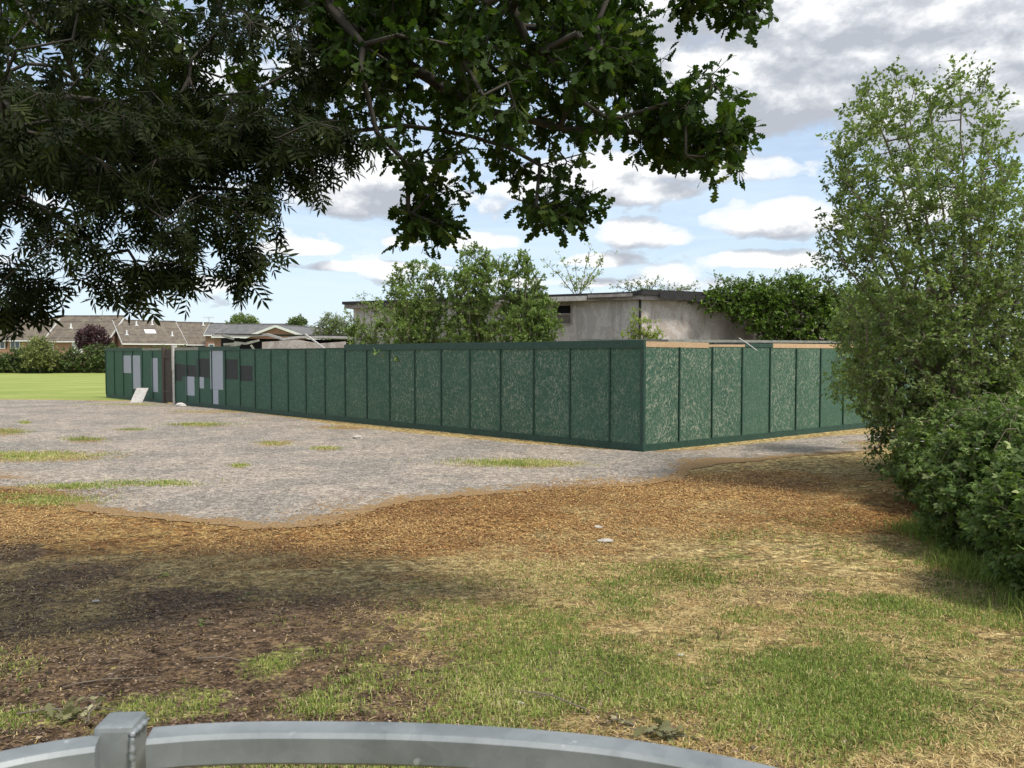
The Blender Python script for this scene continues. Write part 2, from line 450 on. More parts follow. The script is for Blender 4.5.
    base = mix(nt, veil, skyc.outputs[0], (5.0, 5.9, 6.8))
    lk(nt, mix(nt, mask, base, ccs.outputs[0]), bg.inputs['Color'])
build_world()
SC.world.cycles.sampling_method = 'MANUAL'; SC.world.cycles.sample_map_resolution = 256
sd = bpy.data.lights.new('sun', 'SUN'); sd.energy = 2.7; sd.angle = math.radians(12); sd.color = (1, .95, .86)
so = bpy.data.objects.new('sun', sd); COL.objects.link(so)
dirv = Vector((math.sin(SUN_AZ) * math.cos(SUN_EL), math.cos(SUN_AZ) * math.cos(SUN_EL), math.sin(SUN_EL)))
so.rotation_euler = dirv.to_track_quat('Z', 'Y').to_euler(); so.location = (10, -20, 30)
cd = bpy.data.cameras.new('camera'); cam = bpy.data.objects.new('camera', cd); COL.objects.link(cam); SC.camera = cam
cam.location = (0, 0, EYE); cam.rotation_euler = (math.pi / 2 - PIT, 0, 0)
cd.sensor_width = 36; cd.lens = F / 1024 * 36; cd.clip_end = 3000; cd.clip_start = .05
cd.dof.use_dof = True; cd.dof.focus_distance = 14; cd.dof.aperture_fstop = 14
SC.view_settings.view_transform = 'Standard'; SC.view_settings.look = 'None'; SC.view_settings.exposure = 0.72; SC.view_settings.gamma = 1

# ------------------------------------------------------------ ground cover zones (surveyed patches)
def G(px, py, c, r, rot=0):
    dx = px - c[0]; dy = py - c[1]
    if rot: cr, sr = math.cos(rot), math.sin(rot); dx, dy = dx * cr + dy * sr, -dx * sr + dy * cr
    return np.exp(-((dx / r[0]) ** 2 + (dy / r[1]) ** 2))
def fbm2(x, y, s, seed=0):
    f = np.vectorize(lambda a, b: noise.fractal(Vector((a * s, b * s, seed)), .8, 2.1, 4))
    return f(x, y)
_tab = {}
def fbm(x, y, s, seed=0):
    """bilinear lookup in a tiled noise table (fast)"""
    key = seed
    if key not in _tab:
        n = 256; t = np.zeros((n, n)); r = np.random.default_rng(seed + 5)
        for o, a in ((8, 1), (16, .6), (32, .4), (64, .28), (128, .2)):
            g = r.normal(0, 1, (o, o)); xi = np.arange(n) / n * o; i = xi.astype(int); f = xi - i; f = f * f * (3 - 2 * f)
            r1 = g[i % o] * (1 - f)[:, None] + g[(i + 1) % o] * f[:, None]
            r2 = r1[:, i % o] * (1 - f)[None] + r1[:, (i + 1) % o] * f[None]
            t += a * r2
        _tab[key] = t / t.std()
    t = _tab[key]; n = 256
    X = np.asarray(x) * s * 8; Y = np.asarray(y) * s * 8   # one table cell = 1/(8 s) m
    xi = np.floor(X).astype(int); yi = np.floor(Y).astype(int); fx = X - xi; fy = Y - yi
    a = t[xi % n, yi % n]; b = t[(xi + 1) % n, yi % n]; c = t[xi % n, (yi + 1) % n]; d = t[(xi + 1) % n, (yi + 1) % n]
    return (a * (1 - fx) + b * fx) * (1 - fy) + (c * (1 - fx) + d * fx) * fy
def zones(x, y):
    px, py = topx(x, y, gh0(y))
    n1 = fbm(x, y, .45, 1) * .5; n2 = fbm(x, y, 1.9, 2) * .5; n3 = fbm(x, y, 5.5, 31) * .5
    green = (1.2 * G(px, py, (890, 690), (270, 85)) + 1.0 * G(px, py, (640, 590), (170, 36), -.35) + .8 * G(px, py, (560, 690), (150, 42), -.2)
             + .75 * G(px, py, (790, 520), (110, 16), -.25) + .5 * G(px, py, (960, 600), (120, 60)) + .55 * G(px, py, (720, 560), (50, 25))
             + .8 * G(px, py, (15, 655), (35, 14)) + .6 * G(px, py, (85, 612), (40, 10)) + .6 * G(px, py, (300, 650), (60, 14), -.35) + .5 * G(px, py, (170, 705), (80, 14)) + .5 * G(px, py, (330, 700), (40, 14), -.3)
             + .5 * G(px, py, (60, 720), (90, 14)) + .6 * G(px, py, (530, 512), (30, 6)) + .6 * G(px, py, (590, 505), (30, 7)) + .5 * G(px, py, (690, 505), (22, 6)) + .5 * G(px, py, (880, 470), (40, 12))
             + .35 * G(px, py, (340, 765), (260, 16)) + .6 * G(px, py, (500, 600), (60, 16)) + .4 * G(px, py, (400, 650), (70, 16), -.3) + .6 * G(px, py, (860, 545), (70, 18)) + .55 * G(px, py, (1010, 680), (120, 60)))
    green -= .9 * G(px, py, (770, 568), (110, 40)) + .5 * G(px, py, (620, 720), (50, 18)) + .35 * G(px, py, (720, 680), (60, 14)) + .4 * G(px, py, (800, 640), (60, 10))
    green = np.clip((np.clip(green, 0, 1.05) * .62 + (.34 * n1 + .55 * n2 + .34 * n3) * np.clip(green * 2.5, .25, 1) - .17) * 1.2, 0, 1)
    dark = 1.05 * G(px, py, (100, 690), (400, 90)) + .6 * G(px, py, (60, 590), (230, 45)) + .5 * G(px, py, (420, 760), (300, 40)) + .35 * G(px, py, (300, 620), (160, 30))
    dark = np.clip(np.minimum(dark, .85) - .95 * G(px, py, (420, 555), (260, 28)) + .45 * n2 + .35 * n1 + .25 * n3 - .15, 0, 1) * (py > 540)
    rust = np.clip(1.0 * np.exp(-((py - 508) / 42.) ** 2) * (px < 940) + .8 * G(px, py, (150, 530), (300, 30)) + .6 * G(px, py, (730, 480), (130, 14)) + .35 * n1 + .45 * n2 + .2 * n3 - .22, 0, 1)
    rust *= np.clip((600 - py) / 30., 0, 1); rust *= 1 - .5 * G(px, py, (770, 568), (110, 40))
    return green, dark, rust, px, py

def yard_outline():
    pts = [(-90, 402), (-60, 398.5), (0, 399.5), (60, 400), (104, 401), (150, 401), (172, 404), (220, 409), (300, 419), (340, 425), (420, 434), (520, 443), (600, 449), (645, 451), (700, 449), (760, 443), (830, 436), (900, 432), (960, 431),
           (960, 439), (900, 446), (860, 452), (800, 457), (755, 463), (700, 470), (672, 479), (640, 486), (590, 490), (545, 494), (500, 497), (450, 500), (415, 506), (385, 517), (345, 525), (290, 529), (245, 531), (210, 527), (170, 521), (130, 517), (85, 509), (60, 497), (30, 488), (-40, 482), (-120, 470), (-200, 445)]
    P = [onground(*p) for p in pts]; out = []
    for i, a in enumerate(P):
        b = P[(i + 1) % len(P)]; L = (b - a).length; m = max(1, int(L / .08)); d = (b - a); nrm = Vector((-d.y, d.x, 0)).normalized()
        front = 18 <= i < len(P) - 1
        for k in range(m):
            p = a + d * (k / m)
            o = (fbm(p.x, p.y, .35, 3) * .16 + fbm(p.x, p.y, 1.5, 4) * .10 + random.gauss(0, .035)) * (1 if front else .15)
            out.append((p + nrm * float(o)).xy)
    return out
def tri_surface(name, outline, inner, zf, mat, holes=False):
    pts = [Vector(p) for p in outline]; n = len(pts); edges = [(i, (i + 1) % n) for i in range(n)]
    allp = pts + [Vector(p) for p in inner]
    r = delaunay_2d_cdt(allp, edges, [], 1, 1e-5)
    V = np.array([(v.x, v.y, 0) for v in r[0]]); V[:, 2] = zf(V[:, 0], V[:, 1])
    idx = [i for f in r[2] for i in f]; sz = [len(f) for f in r[2]]
    return mesh_np(name, V, np.array(idx), mat, None, None, True, sz)

def grain(nt, co, scale, seed=0):
    """random value per small cell: gravel and crumbs"""
    v = nt.nodes.new('ShaderNodeTexVoronoi'); v.inputs['Scale'].default_value = scale; lk(nt, mapped(nt, co, loc=(seed, seed * .7, 0)), v.inputs['Vector'])
    sp = nt.nodes.new('ShaderNodeSeparateColor'); lk(nt, v.outputs['Color'], sp.inputs[0]); return sp.outputs[0]
def ground_material():
    m, nt, b = newmat('ground_soil_and_turf')
    co = coords(nt, 'Object')
    g = attr(nt, 'green'); d = attr(nt, 'dark'); r = attr(nt, 'rust')
    n1 = noise_n(nt, co, 2.2, 9, .7); n2 = noise_n(nt, co, 7, 8, .72); n3 = noise_n(nt, co, 42, 5, .7); n5 = noise_n(nt, mapped(nt, co, loc=(40, 7, 3)), 3.5, 9, .7)
    def duo(a_, b_, lo=.42, hi=.58, n=n2): return mix(nt, ramp(nt, n, [(lo, 0), (hi, 1)]), a_, b_)
    tan = duo((.25, .175, .07), (.58, .45, .21)); tan = mix(nt, ramp(nt, n5, [(.50, 0), (.60, .75)]), tan, (.34, .21, .08)); tan = mix(nt, ramp(nt, n3, [(.60, 0), (.68, .7)]), tan, (.68, .56, .30))
    rst = duo((.14, .062, .022), (.36, .19, .06)); rst = mix(nt, ramp(nt, n5, [(.48, 0), (.58, .8)]), rst, (.45, .29, .105)); rst = mix(nt, ramp(nt, n3, [(.58, 0), (.66, .7)]), rst, (.09, .045, .02))
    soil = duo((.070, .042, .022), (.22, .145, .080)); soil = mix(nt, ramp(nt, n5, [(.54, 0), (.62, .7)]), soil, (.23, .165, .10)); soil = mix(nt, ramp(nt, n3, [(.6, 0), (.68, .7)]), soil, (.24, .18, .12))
    grn = duo((.12, .125, .035), (.30, .29, .09)); grn = mix(nt, ramp(nt, n5, [(.52, 0), (.62, .6)]), grn, (.44, .36, .16))
    def sharp(a, k=2.2):
        t_ = math_n(nt, 'ADD', a, math_n(nt, 'MULTIPLY', math_n(nt, 'SUBTRACT', n2, .5), k))
        t_ = math_n(nt, 'ADD', t_, math_n(nt, 'MULTIPLY', math_n(nt, 'SUBTRACT', n1, .5), 1.6))
        return ramp(nt, t_, [(.36, 0), (.62, 1)])
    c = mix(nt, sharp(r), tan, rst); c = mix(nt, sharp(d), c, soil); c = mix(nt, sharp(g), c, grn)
    gq = grain(nt, co, 13, 2); gs = grain(nt, co, 34, 5)
    c = mix(nt, 1.0, c, ramp(nt, gq, [(0, .52), (.5, 1.0), (1, 1.38)]), 'MULTIPLY'); c = mix(nt, 1.0, c, ramp(nt, gs, [(0, .55), (.6, 1.0), (1, 1.5)]), 'MULTIPLY')
    # mown field beyond the yard
    fld = attr(nt, 'field')
    fs = noise_n(nt, mapped(nt, co, (.12, .35, 1)), 1.0, 8, .7)
    fc = mix(nt, ramp(nt, fs, [(.35, 0), (.65, 1)]), (.20, .26, .06), (.33, .36, .11))
    fc = mix(nt, ramp(nt, n1, [(.45, 0), (.75, .5)]), fc, (.34, .37, .11))
    c = mix(nt, fld, c, fc)
    lk(nt, c, b.inputs['Base Color']); b.inputs['Roughness'].default_value = .95; b.inputs['Specular IOR Level'].default_value = .15
    h = math_n(nt, 'ADD', n2, math_n(nt, 'MULTIPLY', n3, .5)); bump(nt, b, h, 1.0, .06)
    return m
def build_ground():
    # fine in front, coarse further out
    def ax(segs):
        o = []
        for a, b_, s in segs: o += list(np.arange(a, b_, s))
        return np.array(o)
    xs = ax([(-1500, -200, 200), (-200, -40, 8), (-40, -12, .8), (-12, 12, .16), (12, 40, .8), (40, 200, 8), (200, 1501, 200)])
    ys = ax([(-200, -10, 10), (-10, 2, .5), (2, 22, .16), (22, 45, .5), (45, 160, 4), (160, 400, 40), (400, 2801, 400)])
    X, Y = np.meshgrid(xs, ys, indexing='ij'); x = X.ravel(); y = Y.ravel()
    near = np.exp(-((np.maximum(np.abs(x) - 12, 0)) / 3) ** 2) * (y < 24)
    z = gh0(y) + near * (np.clip(fbm(x, y, .3, 8), -2, 2) * .0015 + np.clip(fbm(x, y, 1.6, 9), -2, 2) * .001 - .0065) - (1 - near) * .02
    nx, ny = len(xs), len(ys); i = np.arange(nx - 1)[:, None] * ny + np.arange(ny - 1)[None]
    Q = np.stack([i, i + ny, i + ny + 1, i + 1], -1).reshape(-1, 4)
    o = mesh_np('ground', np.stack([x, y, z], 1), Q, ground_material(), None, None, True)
    g, d, r, px, py = zones(x, y)
    out = y < 1.5; g[out] = .6; d[out] = .3; r[out] = 0
    # field mask: beyond the yard's far edge
    far = (y > 38.3 + fbm(x, y, .3, 6) * .5)
    field = np.clip((y - 38.6 + fbm(x, y, .4, 6) * .4) / .8, 0, 1)
    left = (x < -24); field = np.maximum(field, np.clip((-x - 27 + (y - 30) * 0) / 3, 0, 1) * (y > 30))
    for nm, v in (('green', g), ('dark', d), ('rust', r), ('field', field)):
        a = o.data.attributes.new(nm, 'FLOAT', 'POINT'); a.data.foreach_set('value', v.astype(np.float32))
    tag(o, kind='structure')
build_ground()

PATCH = [  # moss, grass and dirt patches lying on the worn asphalt: px,py,rx,ry
    (30, 457, 90, 7), (20, 478, 60, 7), (150, 484, 65, 4.5), (60, 487, 60, 5), (85, 440, 28, 4), (5, 432, 25, 5), (345, 428, 28, 2.5), (275, 444, 20, 4), (326, 449, 18, 2.5),
    (525, 464, 75, 6), (130, 430, 20, 1.8), (240, 466, 10, 3), (25, 423, 6, 1.2), (320, 520, 60, 5), (20, 500, 90, 9), (880, 443, 40, 4), (210, 412, 60, 2), (130, 405, 50, 2.2), (270, 419, 45, 2), (200, 425, 40, 3)]
def asphalt_material():
    m, nt, b = newmat('worn_asphalt'); co = coords(nt, 'Object')
    f1 = noise_n(nt, co, 60, 4, .85); f2 = noise_n(nt, co, .45, 8, .66); f3 = noise_n(nt, co, 1.3, 10, .68); f4 = noise_n(nt, co, 6, 8, .7); f5 = noise_n(nt, mapped(nt, co, loc=(9, 3, 1)), 28, 5, .85)
    c = mix(nt, ramp(nt, f1, [(.40, 0), (.60, 1)]), (.125, .111, .094), (.315, .282, .24))
    c = mix(nt, ramp(nt, f2, [(.42, 0), (.54, .7)]), c, (.33, .275, .222))
    c = mix(nt, ramp(nt, f3, [(.49, 0), (.58, .35)]), c, (.155, .137, .12))
    c = mix(nt, ramp(nt, f4, [(.53, 0), (.60, .45)]), c, (.15, .125, .105))
    c = mix(nt, ramp(nt, f5, [(.58, 0), (.66, .7)]), c, (.52, .465, .41))
    ga = grain(nt, co, 9, 1); gb = grain(nt, co, 24, 3); gc = grain(nt, co, 60, 8)
    c = mix(nt, 1.0, c, ramp(nt, ga, [(0, .80), (1, 1.18)]), 'MULTIPLY'); c = mix(nt, 1.0, c, ramp(nt, gb, [(0, .62), (.5, .98), (1, 1.34)]), 'MULTIPLY'); c = mix(nt, 1.0, c, ramp(nt, gc, [(0, .55), (.5, 1.0), (1, 1.6)]), 'MULTIPLY')
    dirt = attr(nt, 'dirt')
    s = math_n(nt, 'ADD', dirt, math_n(nt, 'MULTIPLY', math_n(nt, 'SUBTRACT', f4, .5), 2.6))
    s = math_n(nt, 'ADD', s, math_n(nt, 'MULTIPLY', math_n(nt, 'SUBTRACT', f3, .5), 1.2))
    dc = mix(nt, ramp(nt, f5, [(.42, 0), (.58, 1)]), (.13, .075, .035), (.35, .235, .11))
    c = mix(nt, ramp(nt, s, [(.35, 0), (.65, 1)]), c, dc)
    cr = nt.nodes.new('ShaderNodeTexVoronoi'); cr.feature = 'DISTANCE_TO_EDGE'; cr.inputs['Scale'].default_value = .33
    wob = nt.nodes.new('ShaderNodeTexNoise'); wob.inputs['Scale'].default_value = 1.7; wob.inputs['Detail'].default_value = 6; lk(nt, co, wob.inputs['Vector'])
    lk(nt, mix(nt, .35, co, wob.outputs['Color'], 'ADD'), cr.inputs['Vector'])
    c = mix(nt, ramp(nt, cr.outputs['Distance'], [(.0, .35), (.006, 0)]), c, (.10, .085, .07))
    lk(nt, c, b.inputs['Base Color']); b.inputs['Roughness'].default_value = .92; b.inputs['Specular IOR Level'].default_value = .2
    bump(nt, b, math_n(nt, 'ADD', f1, math_n(nt, 'MULTIPLY', f4, .5)), .5, .008)
    return m
YARD = yard_outline()
YPOLY = [(p[0], p[1]) for p in YARD]
def build_yard():
    gx, gy = np.meshgrid(np.arange(-40, 14, .2), np.arange(9, 46, .2)); gx = gx.ravel() + rng.uniform(-.05, .05, gx.size); gy = gy.ravel() + rng.uniform(-.05, .05, gy.size)
    k = inpoly(gx, gy, YPOLY); gx, gy = gx[k], gy[k]
    o = tri_surface('asphalt_yard', YARD, list(zip(gx, gy)), lambda x, y: gh0(y) + .002, asphalt_material())
    co = np.zeros(len(o.data.vertices) * 3); o.data.vertices.foreach_get('co', co); co = co.reshape(-1, 3)
    px, py = topx(co[:, 0], co[:, 1], co[:, 2] * 0)
    d = np.zeros(len(co))
    for (cx, cy, rx, ry) in PATCH: d = np.maximum(d, .9 * G(px, py, (cx, cy), (rx, ry)))
    # dirt creeping in over the front edge and along the hoarding foot
    E = np.array([(p[0], p[1]) for p in YARD])[::3]
    dm = np.full(len(co), 9.)
    for i in range(0, len(co), 2000):
        q = co[i:i + 2000, :2]; dm[i:i + 2000] = np.sqrt(((q[:, None] - E[None]) ** 2).sum(-1)).min(1)
    d = np.clip(np.maximum(d, (1.0 - dm / np.where(py > 458, 1.5, .6)) * np.where(py > 458, .95, .55)) + .3 * fbm(co[:, 0], co[:, 1], .7, 12) * np.where(dm < 2.2, 1, .4) - .1, 0, 1); d = np.clip(np.maximum(d, (1.5 - dm / .30) * (py > 455)), 0, 1.25)
    a = o.data.attributes.new('dirt', 'FLOAT', 'POINT'); a.data.foreach_set('value', d.astype(np.float32))
    tag(o, kind='structure')
build_yard()

# ------------------------------------------------------------ grass and litter
def blades(name, x, y, h, wid, mat, label, tint, lean=.5, lying=False, zoff=0):
    n = len(x); z = gh0(y) + zoff
    P = np.stack([x, y, z], 1); a = rng.uniform(0, 2 * np.pi, n); L = np.stack([np.cos(a), np.sin(a), np.zeros(n)], 1)
    b = rng.uniform(0, 2 * np.pi, n); W = np.stack([np.cos(b), np.sin(b), np.zeros(n)], 1) * (wid / 2)[:, None]
    up = np.array([0, 0, 1.])
    if lying:
        W = np.cross(L, up) * (wid / 2)[:, None]
        t = rng.uniform(.02, .5, n)[:, None]
        p0 = P; p1 = P + (L + up * t) * (h / 2)[:, None]; p2 = P + (L + up * t * .6 * rng.uniform(-.3, 1.4, (n, 1))) * h[:, None]
    else:
        ln = lean * rng.random(n)[:, None]
        p0 = P - up * .01; p1 = P + (up * .6 + L * ln * .35) * h[:, None]; p2 = P + (up * (1 - ln * .45) + L * ln) * h[:, None]
    V = np.stack([p0 - W, p0 + W, p1 + W * .8, p1 - W * .8, p2 + W * .1, p2 - W * .1], 1).reshape(-1, 3)
    q = np.array([[0, 1, 2, 3], [3, 2, 4, 5]]); Q = (q[None] + (np.arange(n) * 6)[:, None, None]).reshape(-1, 4)
    o = mesh_np(name, V, Q, mat, None, np.repeat(tint, 6))
    return tag(o, label, name.replace('_', ' '), kind='stuff')
def scatter(n, y0, y1, weight, power=1.0):
    """random ground points in the wedge in front of the barrier, thinner with distance"""
    u = rng.random(n); y = (y0 ** (1 - power) + u * (y1 ** (1 - power) - y0 ** (1 - power))) ** (1 / (1 - power)) if power != 1 else y0 * (y1 / y0) ** u
    x = rng.uniform(-.76, .76, n) * (y + .6)
    w = weight(x, y); k = rng.random(n) < w
    return x[k], y[k]
def offyard(x, y): return ~inpoly(x, y, YPOLY)
def spill(x, y, w):
    """1 off the asphalt, fading inside its edge over w metres"""
    E = np.array([(p[0], p[1]) for p in YARD])[::4]; ins = inpoly(x, y, YPOLY); out = np.ones(len(x)); k = np.where(ins)[0]
    for i in range(0, len(k), 4000):
        q = k[i:i + 4000]; d = np.sqrt(((x[q, None] - E[None, :, 0]) ** 2 + (y[q, None] - E[None, :, 1]) ** 2)).min(1); out[q] = np.clip(1 - d / w, 0, 1) ** 1.6 * np.clip(.6 + .6 * fbm(x[q], y[q], 2., 44), 0, 1)
    return out
def build_cover():
    def wg(x, y):
        g, d, r, px, py = zones(x, y); cl = np.clip(.36 + .95 * fbm(x, y, 2.8, 21), 0.02, 1)
        return np.clip(g * 1.15 - .12, 0, 1) ** 1.5 * cl * .62 * offyard(x, y)
    x, y = scatter(800000, 2.6, 17.5, wg, 1.0)
    # patches on the asphalt and along the hoarding foot
    ex, ey = [], []
    for (cx, cy, rx, ry) in PATCH:
        if rx * ry < 40: m = 500
        else: m = int(min(7000, rx * ry * 11))
        gx = rng.normal(cx, rx * .45, m); gy = rng.normal(cy - .5, max(ry, 2) * .32, m)
        for a, b_ in zip(gx, gy):
            p = onground(a, b_); ex.append(p.x); ey.append(p.y)
    ex, ey = np.array(ex), np.array(ey); k = rng.random(len(ex)) < np.clip(.35 + .6 * fbm(ex, ey, 1.0, 22), 0, 1); ex, ey = ex[k], ey[k]
    n0 = len(x); x = np.concatenate([x, ex]); y = np.concatenate([y, ey])
    h = rng.uniform(.010, .034, len(x)) * (1 + .35 * np.clip(fbm(x, y, 1.2, 23), -1, 2)); h[n0:] *= 1.6
    w = rng.uniform(.003, .0065, len(x)) * np.clip(y / 5.5, .9, 3.2)
    t = np.clip(.45 + .2 * fbm(x, y, 1.6, 24) + rng.normal(0, .2, len(x)) + .5 * (rng.random(len(x)) < .14), 0, 1); t[n0:] = np.clip(t[n0:] + .12, 0, 1)
    blades('grass', x, y, h, w, M['grass'], 'green grass growing in uneven patches over the worn turf', t, 1.5)
    # thin new growth threading through the dry turf
    def wt(x, y):
        g, d, r, px, py = zones(x, y)
        b = np.clip(.16 - .6 * G(px, py, (200, 580), (300, 50)) + .9 * G(px, py, (850, 630), (330, 100)) + .5 * G(px, py, (480, 640), (260, 50)) - .8 * r * (py < 560) - .5 * G(px, py, (770, 568), (80, 25)), 0, 1)
        return b * np.clip(-.25 + .75 * fbm(x, y, 3.6, 51) + .5 * fbm(x, y, 9., 52), 0, 1) * offyard(x, y)
    x2, y2 = scatter(330000, 2.6, 14, wt)
    blades('fresh_grass', x2, y2, rng.uniform(.010, .034, len(x2)), rng.uniform(.003, .007, len(x2)) * np.clip(y2 / 5.5, .9, 3), M['grass'], 'sparse new green grass threading through the dry turf', np.clip(.4 + rng.normal(0, .22, len(x2)), 0, 1), 1.6)
    # straw
    def wd(x, y):
        g, d, r, px, py = zones(x, y); return np.clip(.95 - d * .85 - r * .35, .04, 1) * np.clip(.6 + .4 * fbm(x, y, 2.3, 25), 0, 1) * offyard(x, y)
    x, y = scatter(330000, 2.6, 15, wd)
    t = np.clip(.5 + rng.normal(0, .33, len(x)), 0, 1)
    blades('dry_grass', x, y, rng.uniform(.02, .06, len(x)), rng.uniform(.003, .0065, len(x)) * np.clip(y / 5, .9, 3), M['straw'], 'bleached dry grass lying flat over bare turf', t, 1, True, -.004)
    def wr(x, y):
        g, d, r, px, py = zones(x, y); return np.clip(r * 1.1 - .1, 0, 1) * np.clip(.7 + .5 * fbm(x, y, .8, 26), 0, 1)* spill(x, y, 1.6)
    x, y = scatter(420000, 5, 18, wr)
    blades('dead_flower_litter', x, y, rng.uniform(.015, .055, len(x)), rng.uniform(.008, .017, len(x)) * np.clip(y / 8, .8, 1.8), M['rustlitter'], 'rust brown dead litter covering the ground along the asphalt edge', np.clip(.45 + .2 * fbm(x, y, 1.2, 27) + rng.normal(0, .3, len(x)), 0, 1), 1, True, .003)
    # dark litter: flakes
    def wl(x, y):
        g, d, r, px, py = zones(x, y); return np.clip(d * 1.2 + .05, 0, 1) * offyard(x, y)
    x, y = scatter(230000, 2.6, 9, wl)
    n = len(x); P = np.stack([x, y, gh0(y) - .012 + rng.uniform(0, .012, n)], 1)
    D = norm(np.stack([rng.normal(0, 1, n), rng.normal(0, 1, n), rng.normal(0, .22, n)], 1)); N = norm(rng.normal(0, .3, (n, 3)) + np.array([0, 0, 1]))
    S = rng.uniform(.008, .03, n) * np.where(rng.random(n) < .06, 1.7, 1)
    o = leaf_object('leaf_litter', P, D, N, S, T_SIMPLE2, M['litter'], None, np.clip(rng.beta(1.6, 2.4, n), 0, 1)); tag(o, 'dark brown leaf litter and wood chips under the trees', 'leaf litter', kind='stuff')
build_cover()

# ------------------------------------------------------------ hoarding
def osb_material():
    m, nt, b = newmat('green_painted_strand_board'); co = coords(nt, 'Object')
    oi = nt.nodes.new('ShaderNodeObjectInfo')
    off = nt.nodes.new('ShaderNodeVectorMath'); off.operation = 'SCALE'; off.inputs['Scale'].default_value = 3.1; lk(nt, oi.outputs['Location'], off.inputs[0])
    ad = nt.nodes.new('ShaderNodeVectorMath'); ad.operation = 'ADD'; lk(nt, co, ad.inputs[0]); lk(nt, off.outputs[0], ad.inputs[1]); v = ad.outputs[0]
    layers = None
    for k, (ang, sx, sz) in enumerate(((.25, 36, 8), (-.45, 40, 9), (.85, 32, 9), (-1.0, 32, 10), (.05, 44, 7), (.5, 52, 12), (-.75, 50, 12))):
        q = mapped(nt, mapped(nt, v, (1, 1, 1), (0, ang, 0), (k * 7.3, 0, 0)), (sx, .01, sz))
        n = noise_n(nt, q, 1.0, 0, .5)
        s = ramp(nt, n, [(.715, 0), (.77, 1)] if k < 5 else [(.66, 0), (.74, .5)])
        layers = s if layers is None else mix(nt, 1.0, layers, s, 'LIGHTEN')
    big = noise_n(nt, v, 2.6, 5, .65)
    oc = nt.nodes.new('ShaderNodeSeparateColor'); lk(nt, oi.outputs['Color'], oc.inputs[0])
    wear = oc.outputs[0]
    amt = math_n(nt, 'MULTIPLY', layers, math_n(nt, 'MULTIPLY', wear, ramp(nt, big, [(.25, .25), (.65, 1)])), True)
    gn = noise_n(nt, v, 1.1, 4, .6)
    basec = mix(nt, ramp(nt, gn, [(.3, 0), (.7, 1)]), (.023, .078, .052), (.042, .112, .075))
    fine = noise_n(nt, mapped(nt, v, (30, .01, 14)), 1.5, 3, .6)
    basec = mix(nt, ramp(nt, fine, [(.35, 0), (.7, .65)]), basec, (.095, .17, .12))
    c = mix(nt, amt, basec, (.30, .33, .25))
    # splash-back stain along the foot
    sp = nt.nodes.new('ShaderNodeSeparateXYZ'); lk(nt, co, sp.inputs[0])
    st = math_n(nt, 'ADD', sp.outputs[2], math_n(nt, 'MULTIPLY', gn, .25))
    c = mix(nt, ramp(nt, st, [(.12, .45), (.34, 0)]), c, (.09, .085, .06))
    lk(nt, c, b.inputs['Base Color']); b.inputs['Roughness'].default_value = .7; b.inputs['Specular IOR Level'].default_value = .25
    bump(nt, b, math_n(nt, 'ADD', layers, fine), .35, .004)
    return m
M['osb'] = osb_material()
M['greenwood'] = simple_mat('green_painted_timber', (.012, .046, .032), (.020, .066, .046), 5, .6, .25, c3=(.05, .11, .075), stretch=(1, 1, 1))
M['rawosb'] = simple_mat('raw_strand_board', (.46, .30, .17), (.62, .45, .28), 14, .85, .3, c3=(.30, .19, .1), stretch=(1, 1, 2.5))
M['greyboard'] = simple_mat('grey_weathered_board', (.33, .33, .28), (.2, .21, .18), 6, .85, .3)
M['greypaint'] = simple_mat('grey_cover_paint', (.42, .45, .51), (.36, .39, .45), 9, .75, .3, c3=(.40, .43, .48))
M['blackpaint'] = simple_mat('black_cover_paint', (.010, .010, .013), (.018, .018, .022), 9, .6, .2)
M['whitepaint'] = simple_mat('white_flaking_paint', (.62, .60, .57), (.45, .43, .4), 8, .7, .3, c3=(.3, .26, .22))
M['oldwood'] = simple_mat('old_brown_boards', (.085, .068, .055), (.05, .04, .033), 5, .9, .5, c3=(.16, .13, .10), stretch=(8, 8, .6))
H0 = 2.46
C0 = Vector((3.04, 17.9, 0)); DL = Vector((-.889, .836, 0)).normalized(); DR = Vector((.977, .731, 0)).normalized(); PW = 1.22
panel_me = None
def make_panel():
    mb = MB(); mb.box((0.002, -.009, .06), (PW - .002, .009, H0)); o = mb.build('panel', M['osb']); return o
def run(name, start, d, items, label, cat='hoarding'):
    """items: list of dicts per bay, going along d from start"""
    ang = math.atan2(d.y, d.x); root = empty(name, tuple(start), ang, label, cat)
    outn = -1 if (d.x > 0) else 1       # side facing the viewer in local y
    return root, outn
def copy_to(src, name, parent, loc, col=None):
    o = src.copy(); COL.objects.link(o); o.parent = parent; o.location = loc; o.name = name
    if col is not None: o.color = (col, col, col, 1)
    return o
proto_panel = None; proto_batten = None
FIRST = .24    # the corner bay is a cut-down panel
